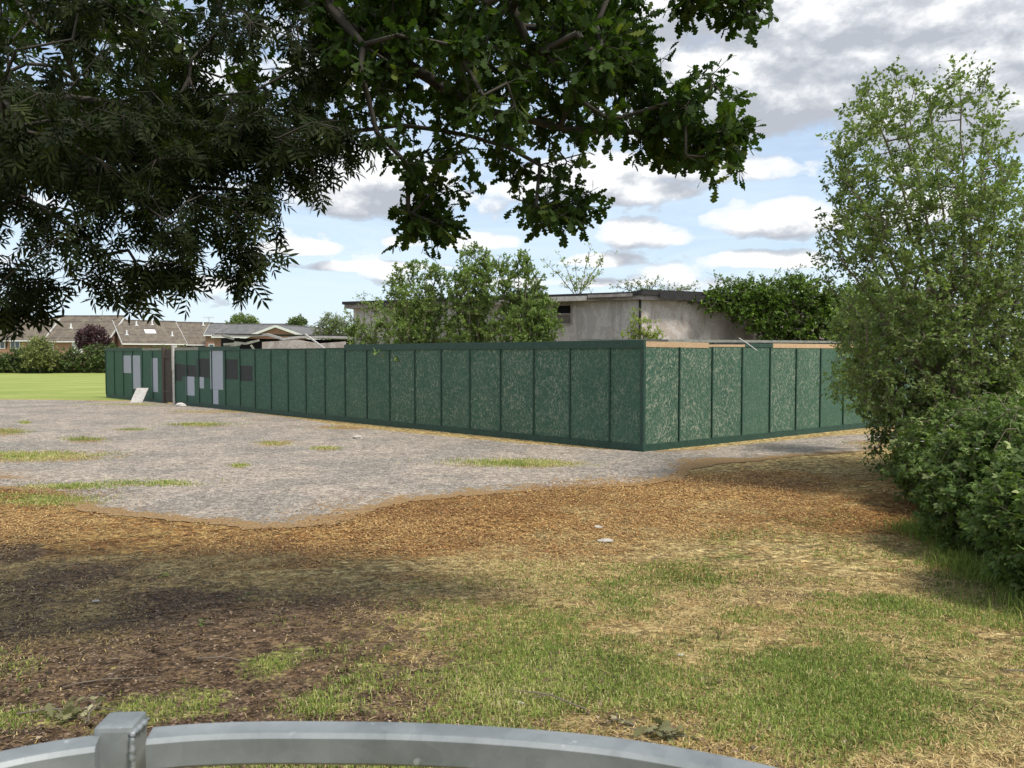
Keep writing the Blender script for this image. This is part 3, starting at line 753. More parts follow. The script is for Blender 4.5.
def hoarding(name, start, d, n, label, wears, tops, skip=(), end_post=True):
    global proto_panel, proto_batten
    ang = math.atan2(d.y, d.x); cut = name == 'green_hoarding' and d is DL and start is C0
    if cut: start = C0 - DL * (PW * FIRST)
    root = empty(name, tuple(start), ang, label, 'hoarding', None)
    o_ = -1 if d.x > 0 else 1
    for i in range(n):
        if i in skip: continue
        if cut and i == 0:
            f0 = MB().box((FIRST * PW, -.009, .06), (PW - .002, .009, H0)).build('panel', M['osb'], root); f0.color = (wears[0],) * 3 + (1,); continue
        if proto_panel is None:
            proto_panel = make_panel(); proto_panel.parent = root; proto_panel.location = (i * PW, 0, 0); p = proto_panel; p.color = (wears[i],) * 3 + (1,)
            p['label'] = None; del p['label']
        else: p = copy_to(proto_panel, 'panel', root, (i * PW, 0, 0), wears[i])
    for i in range(1 if cut else 0, n + 1):
        if proto_batten is None:
            proto_batten = MB().box((-.02, -.019, .16), (.02, .019, H0 - .02)).build('batten', M['greenwood'], root, bevel=.003); proto_batten.location = (i * PW, o_ * .029, 0)
        else: copy_to(proto_batten, 'batten', root, (i * PW + random.uniform(-.012, .012), o_ * .029, 0))
    for i in range(2 if cut else 0, n + 1, 2):
        MB().box((-.05, -.05, -.3), (.05, .05, H0 - .05)).build('post', M['oldwood'], root).location = (i * PW, -o_ * .062, 0)
    for i in range(n):
        if i in skip: continue
        # kicker boards follow the ground a little unevenly
        kz = random.uniform(-.006, .006)
        MB().box((i * PW + (FIRST * PW if cut and i == 0 else 0), min(o_ * .012, o_ * .034), -.06), ((i + 1) * PW - .004, max(o_ * .012, o_ * .034), .16 + kz)).build('kick_board', M['greenwood'], root, bevel=.003)
    for (a, b, zt, zh, mat, proud) in tops:
        seglen = 3
        k = a
        while k < b - 1e-6:
            e = min(b, k + seglen)
            ye = sorted((o_ * .011, o_ * (.011 + proud)))
            j0, j1 = random.uniform(-.008, .008), random.uniform(-.008, .008)
            mb = MB(); x0, x1 = k * PW + (FIRST * PW if cut and k == 0 else 0), e * PW - .005
            pts = [(x0, ye[0], zt - zh + j0), (x1, ye[0], zt - zh + j1), (x1, ye[0], zt + j1), (x0, ye[0], zt + j0)]
            mb.prism(pts, (0, ye[1] - ye[0], 0)); mb.build('top_board', M[mat], root, bevel=.003)
            k = e
    return root, o_
wl = [.5, .55, .8, .9, .8, .7, .85, .9, .62, .70, .62, .60, .55, .55, .5, .45, .32, .2, .2, .15, .15, .15]
rootL, oL = hoarding('green_hoarding', C0, DL, 21, 'long green painted board hoarding with battens, running left from the corner to the old door', wl,
                     [(0, 13 - 3, 2.60, .19, 'greenwood', .045), (16, 19, 2.60, .17, 'greenwood', .04), (19, 21, 2.585, .13, 'greyboard', .02), (10, 16, 2.49, .05, 'greenwood', .02)])
wr = [1.05, 1.0, .95, .4, 1.0, .85, .3, .5, .7, .6, .6]
rootR, oR = hoarding('green_hoarding', C0 + DR * .03, DR, 11, 'flaking green painted board hoarding running right from the corner towards the tree', wr,
                     [(0, 1.9, 2.56, .13, 'rawosb', .006), (3.1, 4.1, 2.55, .10, 'greenwood', .012), (1.9, 3.1, 2.52, .06, 'rawosb', .006), (4.1, 8, 2.56, .12, 'rawosb', .006), (8, 11, 2.54, .1, 'greenwood', .02)])
MB().box((-.045, -.045, -.02), (.045, .045, 2.6)).build('corner_post', M['greenwood'], rootL, bevel=.004).location = (FIRST * PW - .03, oL * .03, 0)
# third stretch beyond the old door
LN = C0 - DL * (PW * FIRST)
S3 = LN + DL * (PW * 22.06)
rootF, oF = hoarding('green_hoarding', S3, DL, 6, 'short far green board hoarding left of the old door, with grey painted-out patches', [.1, .12, .1, .1, .12, .1, .1],
                     [(2, 6, 2.61, .17, 'greenwood', .04), (0, 2, 2.57, .09, 'greyboard', .02)])
def patches(root, o_, plist, dn, s0):
    for (p0, p1, y0, y1, mt) in plist:
        # outline measured along the hoarding
        def s_of(px):
            u = (px - 512) / F; return (u * LN.y - LN.x) / (DL.x - u * DL.y)
        a, b = sorted((s_of(p0) - s0, s_of(p1) - s0)); m = (a + b) / 2 + s0; Yd = LN.y + DL.y * m
        z0 = EYE - (y1 - 355) * Yd / F; z1 = EYE - (y0 - 355) * Yd / F
        ye = sorted((o_ * .0095, o_ * (.0125 if mt == 'blackpaint' else .0145)))
        MB().box((a, ye[0], max(z0, .17)), (b, ye[1], min(z1, 2.45))).build('paint_patch', M[mt], root)
patches(rootL, oL, [(210.6, 223.2, 350, 389.5, 'greypaint'), (213.0, 218.2, 389.6, 410, 'greypaint'), (186, 194.5, 376.5, 395.5, 'greypaint'), (199, 204, 377, 388.3, 'greypaint'),
                    (173.8, 182.3, 364, 381, 'blackpaint'), (182.5, 196.5, 365, 376.8, 'blackpaint'), (197.2, 209.6, 358.5, 377.8, 'blackpaint'), (224.4, 238.2, 359.3, 379.3, 'blackpaint'), (239.4, 252.6, 365.8, 381, 'blackpaint')], DL, 0)
patches(rootF, oF, [(123.5, 131.4, 355.5, 373, 'greypaint'), (132.3, 140.6, 355.5, 389, 'greypaint'), (152, 158, 358, 392, 'greypaint')], DL, PW * 22.06)
# old door
g = empty('old_gate', tuple(LN + DL * (PW * 21.0)), math.atan2(DL.y, DL.x), 'tall dark brown board gate between the two green hoardings', 'gate')
for k in range(5): MB().box((.12 + k * .19, -.02, .05), (.12 + k * .19 + .183, .02, 2.5 + random.uniform(-.03, .03))).build('board', M['oldwood'], g, bevel=.003)
for z in (.5, 2.1): MB().box((.12, oL * .022 if oL > 0 else -.06, z), (1.07, .06 if oL > 0 else oL * .022, z + .12)).build('rail', M['oldwood'], g, bevel=.003)
MB().box((1.1, -.09, -.2), (1.3, .09, 2.62)).build('gate_post', M['oldwood'], g, bevel=.01)
MB().box((.93, oL * .021, .7), (1.05, oL * .026, 1.9)).build('rust_strip', simple_mat('rusty_edge', (.16, .06, .04), (.1, .05, .035), 8), g) if False else None
wp = empty('white_post', tuple(LN + DL * (PW * 21.0)), math.atan2(DL.y, DL.x), 'white flaking gate post to the right of the old brown gate', 'post')
mb = MB(); mb.box((-.005, -.06, -.1), (.105, .1, 1.55)); mb.box((-.02, -.07, 1.552), (.125, .115, 2.62)); mb.build('shaft', M['whitepaint'], wp, bevel=.008)
MB().box((-.03, -.09, 2.623), (.14, .13, 2.68)).build('cap', M['whitepaint'], wp, bevel=.008)
# board leaning on the far hoarding
base = onground(136, 402.5)
lb = empty('leaning_board', (base.x, base.y, 0), 0, 'white ridged board leaning against the far green hoarding', 'board')
mb = MB()
for k in range(3): mb.prism([(-.28 + k * .19, 0, 0), (-.28 + k * .19 + .185, 0, 0), (-.28 + k * .19 + .185 + .2, .25, .68), (-.28 + k * .19 + .2, .25, .68)], (0, .025, -.012))
lbm = mb.build('sheet', M['whitepaint'], lb); 
p = onground(181, 406.5)
def stone(loc, s, label, mat='whitepaint', name='stone'):
    import bmesh
    me = bpy.data.meshes.new(name); bm = bmesh.new(); bmesh.ops.create_icosphere(bm, subdivisions=3, radius=1)
    off = random.random() * 50
    for v in bm.verts:
        f = 1 + .35 * noise.noise(v.co * 1.3 + Vector((off, 0, 0))) + .12 * noise.noise(v.co * 4 + Vector((off, 3, 0)))
        v.co *= f; v.co = Vector((v.co.x * s[0], v.co.y * s[1], max(v.co.z, -.5) * s[2]))
    bm.to_mesh(me); bm.free(); o = link(name, me, M[mat]); o.location = loc
    return tag(o, label, 'stone')
stone((p.x, p.y, .06), (.22, .14, .11), 'white lump of rubble at the foot of the white gate post')
M['chalk'] = simple_mat('pale_stone', (.5, .47, .42), (.36, .33, .29), 20, .85, .3)
for i, (px, py, s, lb_) in enumerate([(358, 438.5, .13, 'pale stone lying on the asphalt near the foot of the long hoarding'), (624, 660 + 3, .0, '')]):
    if s: p = onground(px, py); stone((p.x, p.y, p.z + .03), (s, s * .6, s * .45), lb_, 'chalk')
for i, (px, py, s, lb_) in enumerate([(681, 655, .022, 'small white stone lying in the green grass right of centre'), (606, 541, .10, 'flat pale stone in the rusty litter, the larger of two'), (598, 527, .06, 'small flat pale stone in the rusty litter, behind the larger one'),
                                 (96, 601, .03, 'white pebble on the dark mulch at the left'), (520, 703, .02, 'small tan stone in the grass above the barrier')]):
    p = onground(px, py); stone((p.x, p.y, p.z + s * .05), (s, s * .7, s * .25), lb_, 'chalk')
# stick caught on the hoarding top
a = C0 + DR * (PW * 2.3) + Vector((0, 0, 2.66)); a.y += .05
stk = MB(); pa = at(739, 338, 19.7); pb = at(757, 350.5, 19.25); stk.tube([pa, (pa + pb) / 2 + Vector((0, 0, .01)), pb], .012, 6)
tag(stk.build('white_stick', M['whitepaint']), 'thin white stick hooked over the top of the right hoarding', 'stick')

# ------------------------------------------------------------ derelict building behind
def render_wall(name, c1, c2):
    m, nt, b = newmat(name); co = coords(nt, 'Object')
    f = noise_n(nt, co, 38, 4, .8); s = noise_n(nt, mapped(nt, co, (1, 1, .35)), 1.6, 7, .7, 1.2); w = noise_n(nt, mapped(nt, co, (1, 1, .6)), 1.3, 5, .6, 1.5)
    c = mix(nt, ramp(nt, f, [(.3, 0), (.7, 1)]), tuple(v * .62 for v in c1), c1)
    c = mix(nt, ramp(nt, s, [(.45, 0), (.6, .75)]), c, c2)
    c = mix(nt, ramp(nt, w, [(.46, 0), (.49, .7), (.51, .1), (.54, .65), (.57, 0)]), c, (.74, .71, .68))
    c = mix(nt, ramp(nt, noise_n(nt, mapped(nt, co, (2.5, 2.5, .3)), 1.2, 5, .6), [(.55, 0), (.66, .45)]), c, (.24, .20, .17))
    lk(nt, c, b.inputs['Base Color']); b.inputs['Roughness'].default_value = .95; bump(nt, b, f, .8, .02)
    return m
M['wallpink'] = render_wall('pebbledash_pinkish', (.62, .53, .46), (.52, .45, .40))
M['wallgrey'] = render_wall('pebbledash_greyish', (.62, .59, .57), (.52, .49, .48))
M['bitumen'] = simple_mat('black_roof_felt', (.016, .016, .017), (.03, .029, .028), 5, .9, .3, c3=(.06, .055, .05))
M['fascia'] = simple_mat('peeling_fascia', (.42, .39, .38), (.24, .21, .2), 4, .8, .3, c3=(.1, .08, .07))
M['voidshade'] = simple_mat('interior_shade', (.008, .008, .009), (.012, .011, .011), 3, .9, 0)  # near-black: the shade inside openings, put into the colour
E0 = Vector((4.3, 26.0, 0)); BL = Vector((-.91, .41, 0)).normalized(); BR = Vector((.9, .43, 0)).normalized(); LL, LR, BZ = 11.65, 9.5, 4.10
bld = empty('derelict_building', tuple(E0), 0, 'derelict flat-roofed pebbledash building behind the green hoarding', 'building')
def wallslab(name, a, b, z0, z1, th, mat, hole=None):
    a = Vector(a); b = Vector(b); d = (b - a); L = d.length; d.normalize(); nrm = Vector((-d.y, d.x, 0))
    if nrm.y < 0: nrm = -nrm
    mb = MB()
    def pc(s0, s1, u0, u1):
        mb.prism([a + d * s0 + Vector((0, 0, u0)), a + d * s1 + Vector((0, 0, u0)), a + d * s1 + Vector((0, 0, u1)), a + d * s0 + Vector((0, 0, u1))], nrm * th)
    if hole:
        s0, s1, u0, u1 = hole; pc(0, s0, z0, z1); pc(s1, L, z0, z1); pc(s0, s1, z0, u0); pc(s0, s1, u1, z1)
    else: pc(0, L, z0, z1)
    return mb.build(name, mat, bld)
O = Vector((0, 0, 0))
wallslab('wall', O, BL * LL, -.2, BZ, .25, M['wallgrey'], (2.45, 3.12, 3.35, 4.0))
wallslab('wall', O + BR * .002, BR * LR, -.2, BZ, .25, M['wallpink'])
wallslab('wall', BL * LL + Vector((.25, .15, 0)), BL * LL + Vector((2.2, 7, 0)), -.2, BZ, .25, M['wallpink'])
far = BL * LL + Vector((2.2, 7, 0)); fr = BR * LR + Vector((-1.5, 7, 0))
wallslab('wall', far, fr, -.2, BZ, .25, M['wallpink'])
wallslab('wall', BR * LR - Vector((.2, 0, 0)), fr, -.2, BZ, .25, M['wallpink'])
ov = .3
def roofpoly(o, z, th):
    p = [O + Vector((0, -o, z)), BR * (LR + o) + Vector((.1, -o, z)), fr + Vector((o, o, z)), far + Vector((-o, o, z)), BL * (LL + o) + Vector((-.1, -o, z))]
    return p
MB().prism(roofpoly(.34, BZ + .15, .07), (0, 0, .11)).build('roof', M['bitumen'], bld)
MB().prism(roofpoly(.25, BZ + .003, .15), (0, 0, .144)).build('fascia', M['fascia'], bld)
def edge_b(p, q, z0, z1, out, mt, nm='fascia_board'):
    p = Vector(p); q = Vector(q); d = (q - p).normalized(); n_ = Vector((d.y, -d.x, 0)); n_ = n_ if n_.y < 0 else -n_
    MB().prism([p + n_ * out + Vector((0, 0, z0)), q + n_ * out + Vector((0, 0, z0)), q + n_ * out + Vector((0, 0, z1)), p + n_ * out + Vector((0, 0, z1))], n_ * .03).build(nm, M[mt], bld)
# loose felt and boards along the edges, stepped and broken
edge_b(BR * .55, BR * 2.0, BZ + .02, BZ + .27, .36, 'bitumen'); edge_b(BR * 2.05, BR * 4.4, BZ - .02, BZ + .20, .37, 'bitumen'); edge_b(BR * 4.45, BR * 6.4, BZ - .08, BZ + .10, .36, 'bitumen')
edge_b(BL * .15, BL * 1.7, BZ + .10, BZ + .20, .40, 'fascia'); edge_b(BL * 1.75, BL * 3.3, BZ + .01, BZ + .17, .38, 'whitepaint'); edge_b(BL * 3.35, BL * 5.2, BZ - .04, BZ + .12, .37, 'fascia'); edge_b(BL * 8.0, BL * 10.4, BZ - .03, BZ + .12, .37, 'bitumen')
MB().prism([O + BR * .1 + Vector((0, -.1, BZ + .265)), BR * 5.5 + Vector((0, -.2, BZ + .265)), BR * 5.5 + Vector((-.5, 3, BZ + .265)), O + BR * .1 + Vector((-.5, 3, BZ + .265))], (0, 0, .09)).build('roof_patch', M['bitumen'], bld)
# window with a louvred panel below
wr_ = empty
def onwall(s, z, out=0): return BL * s + Vector((0, 0, z)) + Vector((-BL.y, BL.x, 0)) * (out if (Vector((-BL.y, BL.x, 0)).y < 0) else -out)
wf = MB()
for (s0, s1, z0, z1) in ((2.40, 2.46, 3.3, 4.05), (3.11, 3.17, 3.3, 4.05), (2.46, 3.11, 3.98, 4.05), (2.46, 3.11, 3.3, 3.37), (2.46, 3.11, 3.66, 3.71)):
    wf.prism([onwall(s0, z0, .03), onwall(s1, z0, .03), onwall(s1, z1, .03), onwall(s0, z1, .03)], onwall(0, 0, -.12) - onwall(0, 0, 0))
wfo = wf.build('window', M['fascia'], bld)
MB().prism([onwall(2.46, 3.37, -.1), onwall(3.11, 3.37, -.1), onwall(3.11, 3.98, -.1), onwall(2.46, 3.98, -.1)], onwall(0, 0, -.02) - onwall(0, 0, 0)).build('pane', M['voidshade'], wfo)  # near-black pane carries the shade of the open window in its colour
for k in range(4): MB().prism([onwall(2.47, 3.38 + k * .07, -.03), onwall(3.1, 3.38 + k * .07, -.03), onwall(3.1, 3.43 + k * .07, .01), onwall(2.47, 3.43 + k * .07, .01)], (0, 0, .012)).build('slat', M['fascia'], wfo)
dp = MB(); dp.tube([Vector((.0, -.07, 0)), Vector((0, -.07, BZ))], .045, 8); dp.build('drainpipe', M['bitumen'], bld)
# low dark openings in the long wall, seen between the saplings
# low flat roof between building and right hoarding
lean = empty('low_flat_roof', (6.5, 21.6, 0), 0, 'low grey roof edge running just above the right hoarding', 'outbuilding')
q0 = at(668, 342, 20.6) - Vector((6.5, 21.6, 0)); q1 = at(905, 343.5, 26.2) - Vector((6.5, 21.6, 0))
MB().prism([q0, q1, q1 + Vector((-2, 2.0, .05)), q0 + Vector((-2.2, 1.6, .05))], (0, 0, .07)).build('roof', M['greyboard'], lean)
MB().prism([Vector((q0.x, q0.y + .15, 0)), Vector((q1.x, q1.y + .15, 0)), Vector((q1.x, q1.y + .15, q1.z - .01)), Vector((q0.x, q0.y + .15, q0.z - .01))], (-.1, .1, 0)).build('wall', M['wallgrey'], lean)

# collapsed outbuilding on the left
dz = empty('collapsed_outbuilding', (-8.5, 36, 0), 0, 'collapsed outbuilding with sagging pale roof edge above the left hoarding', 'outbuilding')
R0 = Vector((-8.5, 36, 0))
def A2(px, py, Y): return at(px, py, Y) - R0
p0, p1 = A2(214, 335.5, 38), A2(350, 337.5, 34.5)
mb = MB(); pts = [p0, A2(255, 335.5, 37), A2(268, 334.5, 36.5), A2(283, 339, 36), A2(300, 337, 35.6), A2(320, 337, 35.2), p1]
for a_, b_ in zip(pts[:-1], pts[1:]): mb.bar(a_, b_, .05, .11)
mb.build('fascia', M['whitepaint'], dz)
MB().prism([p0 + Vector((0, 0, .06)), p1 + Vector((0, 0, .06)), p1 + Vector((1, 5, .1)), p0 + Vector((1, 5, .1))], (0, 0, .04)).build('roof', M['bitumen'], dz)
MB().prism([Vector((p0.x, p0.y + .9, 0)), Vector((p1.x, p1.y + .9, 0)), Vector((p1.x, p1.y + .9, p1.z - .1)), Vector((p0.x, p0.y + .9, p0.z - .1))], (0, .2, 0)).build('shade_sheet', M['voidshade'], dz)  # black sheet painted as the shaded void beneath the fallen roof
qa, qb = A2(262, 342, 36.2), A2(345, 341.5, 34.4)
MB().prism([Vector((qa.x, qa.y, 0)), Vector((qb.x, qb.y, 0)), qb, A2(318, 343.5, 35), A2(296, 339.5, 35.5), A2(278, 341, 35.9), qa], (0, .2, 0)).build('wall', M['wallpink'], dz)
MB().bar(A2(305, 334, 34.9), A2(325, 349, 34.2), .06, .06).build('fallen_rafter', M['whitepaint'], dz)
mb = MB()
for k in range(7):
    px = random.uniform(222, 262); a_ = A2(px, random.uniform(339, 346), 36.2); mb.bar(a_, a_ + Vector((random.uniform(-1, 1), .1, random.uniform(-.2, .2))), .05, .1)
mb.build('debris', M['greyboard'], dz)

# ------------------------------------------------------------ houses
def brickish(name, c1, c2):
    m, nt, b = newmat(name); co = coords(nt, 'Object'); br = nt.nodes.new('ShaderNodeTexBrick'); br.inputs['Scale'].default_value = 1
    br.inputs['Brick Width'].default_value = .23; br.inputs['Row Height'].default_value = .075; br.inputs['Mortar Size'].default_value = .01
    br.inputs['Color1'].default_value = (*c1, 1); br.inputs['Color2'].default_value = (*c2, 1); br.inputs['Mortar'].default_value = (.35, .3, .26, 1)
    lk(nt, mapped(nt, co, (1, 1, 1), (math.pi / 2, 0, 0)), br.inputs['Vector'])
    c = mix(nt, ramp(nt, noise_n(nt, co, .8, 5, .6), [(.3, 0), (.7, .5)]), br.outputs['Color'], tuple(v * .7 for v in c1))
    lk(nt, c, b.inputs['Base Color']); b.inputs['Roughness'].default_value = .9; return m
def tiles(name, c1, c2, c3):
    m, nt, b = newmat(name); co = coords(nt, 'Object')
    br = nt.nodes.new('ShaderNodeTexBrick'); br.inputs['Scale'].default_value = 1; br.inputs['Brick Width'].default_value = .33; br.inputs['Row Height'].default_value = .3; br.inputs['Mortar Size'].default_value = .02
    br.inputs['Color1'].default_value = (*c1, 1); br.inputs['Color2'].default_value = (*c2, 1); br.inputs['Mortar'].default_value = (*[v * .5 for v in c1], 1)
    lk(nt, mapped(nt, co, (1, 1, 1), (math.pi / 4, 0, 0)), br.inputs['Vector'])
    c = mix(nt, ramp(nt, noise_n(nt, co, 1.2, 7, .7), [(.45, 0), (.65, .8)]), br.outputs['Color'], c3)
    lk(nt, c, b.inputs['Base Color']); b.inputs['Roughness'].default_value = .9; bump(nt, b, br.outputs['Fac'], .4, .03); return m
M['brick'] = brickish('orange_brick', (.42, .20, .12), (.34, .16, .10)); M['brick2'] = brickish('red_brick', (.30, .13, .09), (.24, .11, .08))
M['tile'] = tiles('brown_roof_tiles', (.115, .092, .075), (.15, .12, .095), (.19, .17, .12)); M['tile2'] = tiles('grey_roof_tiles', (.11, .11, .115), (.14, .14, .14), (.18, .17, .16))
M['upvc'] = simple_mat('white_upvc', (.8, .8, .8), (.72, .72, .73), 2, .4, 0)
mg, ntg, bg_ = newmat('window_glass'); bg_.inputs['Base Color'].default_value = (.05, .07, .09, 1); bg_.inputs['Roughness'].default_value = .08; bg_.inputs['Specular IOR Level'].default_value = .8; M['glass'] = mg
def house(name, label, cx, cy, yaw, L, W, eh, rh, wm='brick', rm='tile', wins=(), skylights=(), vents=(), chim=(), barge=True, group='houses beyond the playing field', doors=(), gwins=()):
    """ridge along local x; front is local -y"""
    h = empty(name, (cx, cy, -.1), yaw, label, 'house', group)
    x0, x1, y0, y1 = -L / 2, L / 2, -W / 2, W / 2
    mb = MB(); mb.prism([(x0, y0, 0), (x0, y1, 0), (x0, y1, eh), (x0, 0, rh - .05), (x0, y0, eh)], (L, 0, 0)); mb.build('wall', M[wm], h)
    t = .18; e = .35; sl = (rh - eh) / (W / 2)
    rf = MB()
    for sg in (-1, 1):
        ye = sg * (W / 2 + e); ze = eh - sl * e
        rf.prism([(x0 - .2, 0, rh + .02), (x0 - .2, ye, ze + .02), (x0 - .2, ye, ze + t), (x0 - .2, 0, rh + t)], (L + .4, 0, 0))
    ro = rf.build('roof', M[rm], h)
    MB().bar((x0 - .2, 0, rh + t + .03), (x1 + .2, 0, rh + t + .03), .25, .12).build('ridge', M[rm], ro)
    if barge:
        for sx in (x0 - .225, x1 + .225):
            mb = MB()
            for sg in (-1, 1): mb.bar((sx, 0, rh + .02), (sx, sg * (W / 2 + e), eh - sl * e + .02), .04, .26)
            mb.build('bargeboard', M['upvc'], h)
        mb = MB(); mb.box((x0 - .2, -(W / 2 + e) - .06, eh - sl * e - .08), (x1 + .2, -(W / 2 + e) - .005, eh - sl * e + .1)); mb.build('gutter', M['upvc'], h)
    for (wx, wz, ww, wh) in wins:
        f = MB(); fr_ = .09
        for a, b2, c, d in ((wx, wx + ww, wz, wz + fr_), (wx, wx + ww, wz + wh - fr_, wz + wh), (wx, wx + fr_, wz + fr_, wz + wh - fr_), (wx + ww - fr_, wx + ww, wz + fr_, wz + wh - fr_), (wx + ww / 2 - .04, wx + ww / 2 + .04, wz + fr_, wz + wh - fr_)):
            f.box((a, y0 - .05, c), (b2, y0 + .02, d))
        fo = f.build('window', M['upvc'], h); MB().box((wx + fr_, y0 - .02, wz + fr_), (wx + ww - fr_, y0 - .004, wz + wh - fr_)).build('pane', M['glass'], fo)
    for (wy, wz, ww, wh) in gwins:
        f = MB().box((x0 - .05, wy, wz), (x0 - .004, wy + ww, wz + wh)).build('window', M['upvc'], h); MB().box((x0 - .06, wy + .1, wz + .1), (x0 - .052, wy + ww - .1, wz + wh - .1)).build('pane', M['glass'], f)
    for (wx, wz, ww, wh, mt) in doors: MB().box((wx, y0 - .06, wz), (wx + ww, y0 - .004, wz + wh)).build('wall_panel', M[mt], h)
    for (sx, f0, w2, f1) in skylights:
        a = (sx, -W / 2 * f0, rh - (rh - eh) * f0 + t + .03); b2 = (sx, -W / 2 * f1, rh - (rh - eh) * f1 + t + .03)
        mb = MB(); mb.prism([(sx, a[1], a[2]), (sx + w2, a[1], a[2]), (sx + w2, b2[1], b2[2]), (sx, b2[1], b2[2])], (0, 0, .06)); mb.build('skylight', M['upvc'], ro)
    for (vx, f0) in vents:
        z = rh - (rh - eh) * f0 + t; mb = MB(); mb.tube([(vx, -W / 2 * f0, z - .1), (vx, -W / 2 * f0, z + .75)], .11, 8); mb.tube([(vx, -W / 2 * f0, z - .05), (vx, -W / 2 * f0, z + .12)], .3, 8); mb.build('vent_pipe', M['upvc'], ro)
    for (vx, vy) in chim:
        c_ = MB().box((vx - .4, vy - .3, rh - .6), (vx + .4, vy + .3, rh + .9)).build('chimney', M['brick2'], ro)
        MB().tube([(vx, vy, rh + .9), (vx, vy, rh + 1.2)], .12, 8).build('chimney_pot', M['brick'], c_)
    return h
def ez(py, Y): return EYE + (355 - py) * Y / F
def ex_(px, Y): return (px - 512) / F * Y
# terrace on the far left, and its neighbour
Y1 = 118
house('terraced_house', 'orange brick terraced house at the left edge, beyond the hedge', (ex_(-60, Y1) + ex_(44, Y1)) / 2, Y1 + 4, 0, (104) * Y1 / F, 8, ez(338.5, Y1), ez(318.5, Y1 + 4), wins=[(x_, 3.3, 1.5, 1.3) for x_ in (-7, -3.3, .6, 2.9, 5.6)] + [(x_, .8, 1.5, 1.3) for x_ in (-7, -3.3, .6, 5.6)])
house('terraced_house', 'brown roofed terraced house with white cladding behind the purple tree', (ex_(45, Y1) + ex_(108, Y1)) / 2, Y1 + 5, 0, 63 * Y1 / F, 10, ez(339.5, Y1), ez(316.5, Y1 + 5), wins=[(x_, 2.7, 1.35, 1.5) for x_ in (2.2, )] + [(-4.6, 3.0, 1.2, 1.1)], doors=[(-.6, 2.4, 1.7, 2.0, 'upvc')], vents=[(-2, .55), (1.2, .75)], chim=())
K = 1.24
def hs(name, label, rx, rz_, Y, yaw, L, W, eh_py, rh_py, **kw):
    """ridge's left end at pixel rx, distance Y"""
    a = Vector((ex_(rx, Y), Y, 0)); d = Vector((math.cos(yaw), math.sin(yaw), 0)); c = a + d * (L / 2)
    return house(name, label, c.x, c.y, yaw, L, W, ez(eh_py, Y - W / 2), ez(rh_py, Y), **kw)
hs('gabled_house', 'large brown tiled gabled house with a bright skylight, directly above the far hoarding', 115, 0, 122, math.radians(38), 9.0, 12.5, 342, 320.5, wm='brick2', skylights=[(-.8, .45, 1.6, .62)], vents=[(-1.6, .25), (.8, .2), (3.0, .72), (-3.6, .7)], gwins=[(.5, 3, 1.2, 1.4), (-2.5, 1.6, 1.2, 1.4)])
hs('gabled_house', 'smaller brown tiled gabled house to the right of the skylight house', 172, 0, 130, math.radians(35), 6.6, 12, 343, 322.5, wm='brick2', vents=[(1.6, .15), (2.9, .5)])
hs('small_house', 'small slate roofed house with a white framed window, beside the gabled houses', 212, 0, 126, math.radians(10), 5.5, 9, 334, 324, wm='brick2', rm='tile2', wins=[(-2.3, 2.3, 1.6, 1.8)])
hs('bungalow', 'grey roofed bungalow with white verges behind the collapsed outbuilding', 228, 0, 100, math.radians(0), 9.5, 9, 335.5, 325, wm='brick2', rm='tile2')
# brick gable facing the viewer
house('bungalow', 'brick gable-fronted bungalow with white bargeboards, right of the grey roofed one', ex_(288, 84) + 0, 90, math.radians(78), 12, 8.2, ez(338, 84), ez(325.5, 84), wm='brick2', rm='tile2')
# tv aerials
def aerial(px, py0, py1, Y, label):
    a = at(px, py0, Y); b = at(px, py1, Y); e = empty('tv_aerial', tuple(b), 0, label, 'aerial', 'tv aerials on the far roofs')
    mb = MB(); mb.tube([(0, 0, 0), (0, 0, a.z - b.z)], .035, 6); mb.build('mast', M['greyboard'], e)
    mb = MB(); z = a.z - b.z - .1; mb.bar((-.9, 0, z), (.9, 0, z), .03, .03)
    for k in range(6): mb.bar((-.8 + k * .3, 0, z - .22), (-.8 + k * .3, 0, z + .22), .02, .02)
    mb.build('elements', M['greyboard'], e)
aerial(102.5, 305.5, 322, 122, 'thin tv aerial left of the skylight house'); aerial(209, 317, 325, 126, 'tv aerial above the small slate roofed house')

# ------------------------------------------------------------ vegetation beyond
def bush(name, label, cat, cx, cy, rx, ry, h, mat, n=120, ls=.16, group=None, z0=.1, tm=T_SIMPLE2, nleaf=18, twig=.35, **kw):
    P = blob((cx, cy, h * .5), (rx, ry, h * .52), n, .3, z0)
    return tree(name, label, cat, (cx, cy, 0), [[(cx, cy, h * .25)]], P, mat, tm, ls, nleaf, twig, 3, .012, .45, group, step=.5, thick=.05, **kw)
def bigtree(name, label, poly, Y, thick, mat, n, ls, group=None, nleaf=16, twig=.4, tipr=.01, **kw):
    P = crown_pts(poly, Y, thick, n); c = P.mean(0)
    b = (c[0], c[1], 0)
    return tree(name, label, 'tree', b, [[(c[0], c[1], P[:, 2].min()), (c[0], c[1], c[2] * .9)]], P, mat, kw.pop('tm', T_SIMPLE2), ls, nleaf, twig, 3, tipr, .5, group, step=.4, thick=.06, **kw)
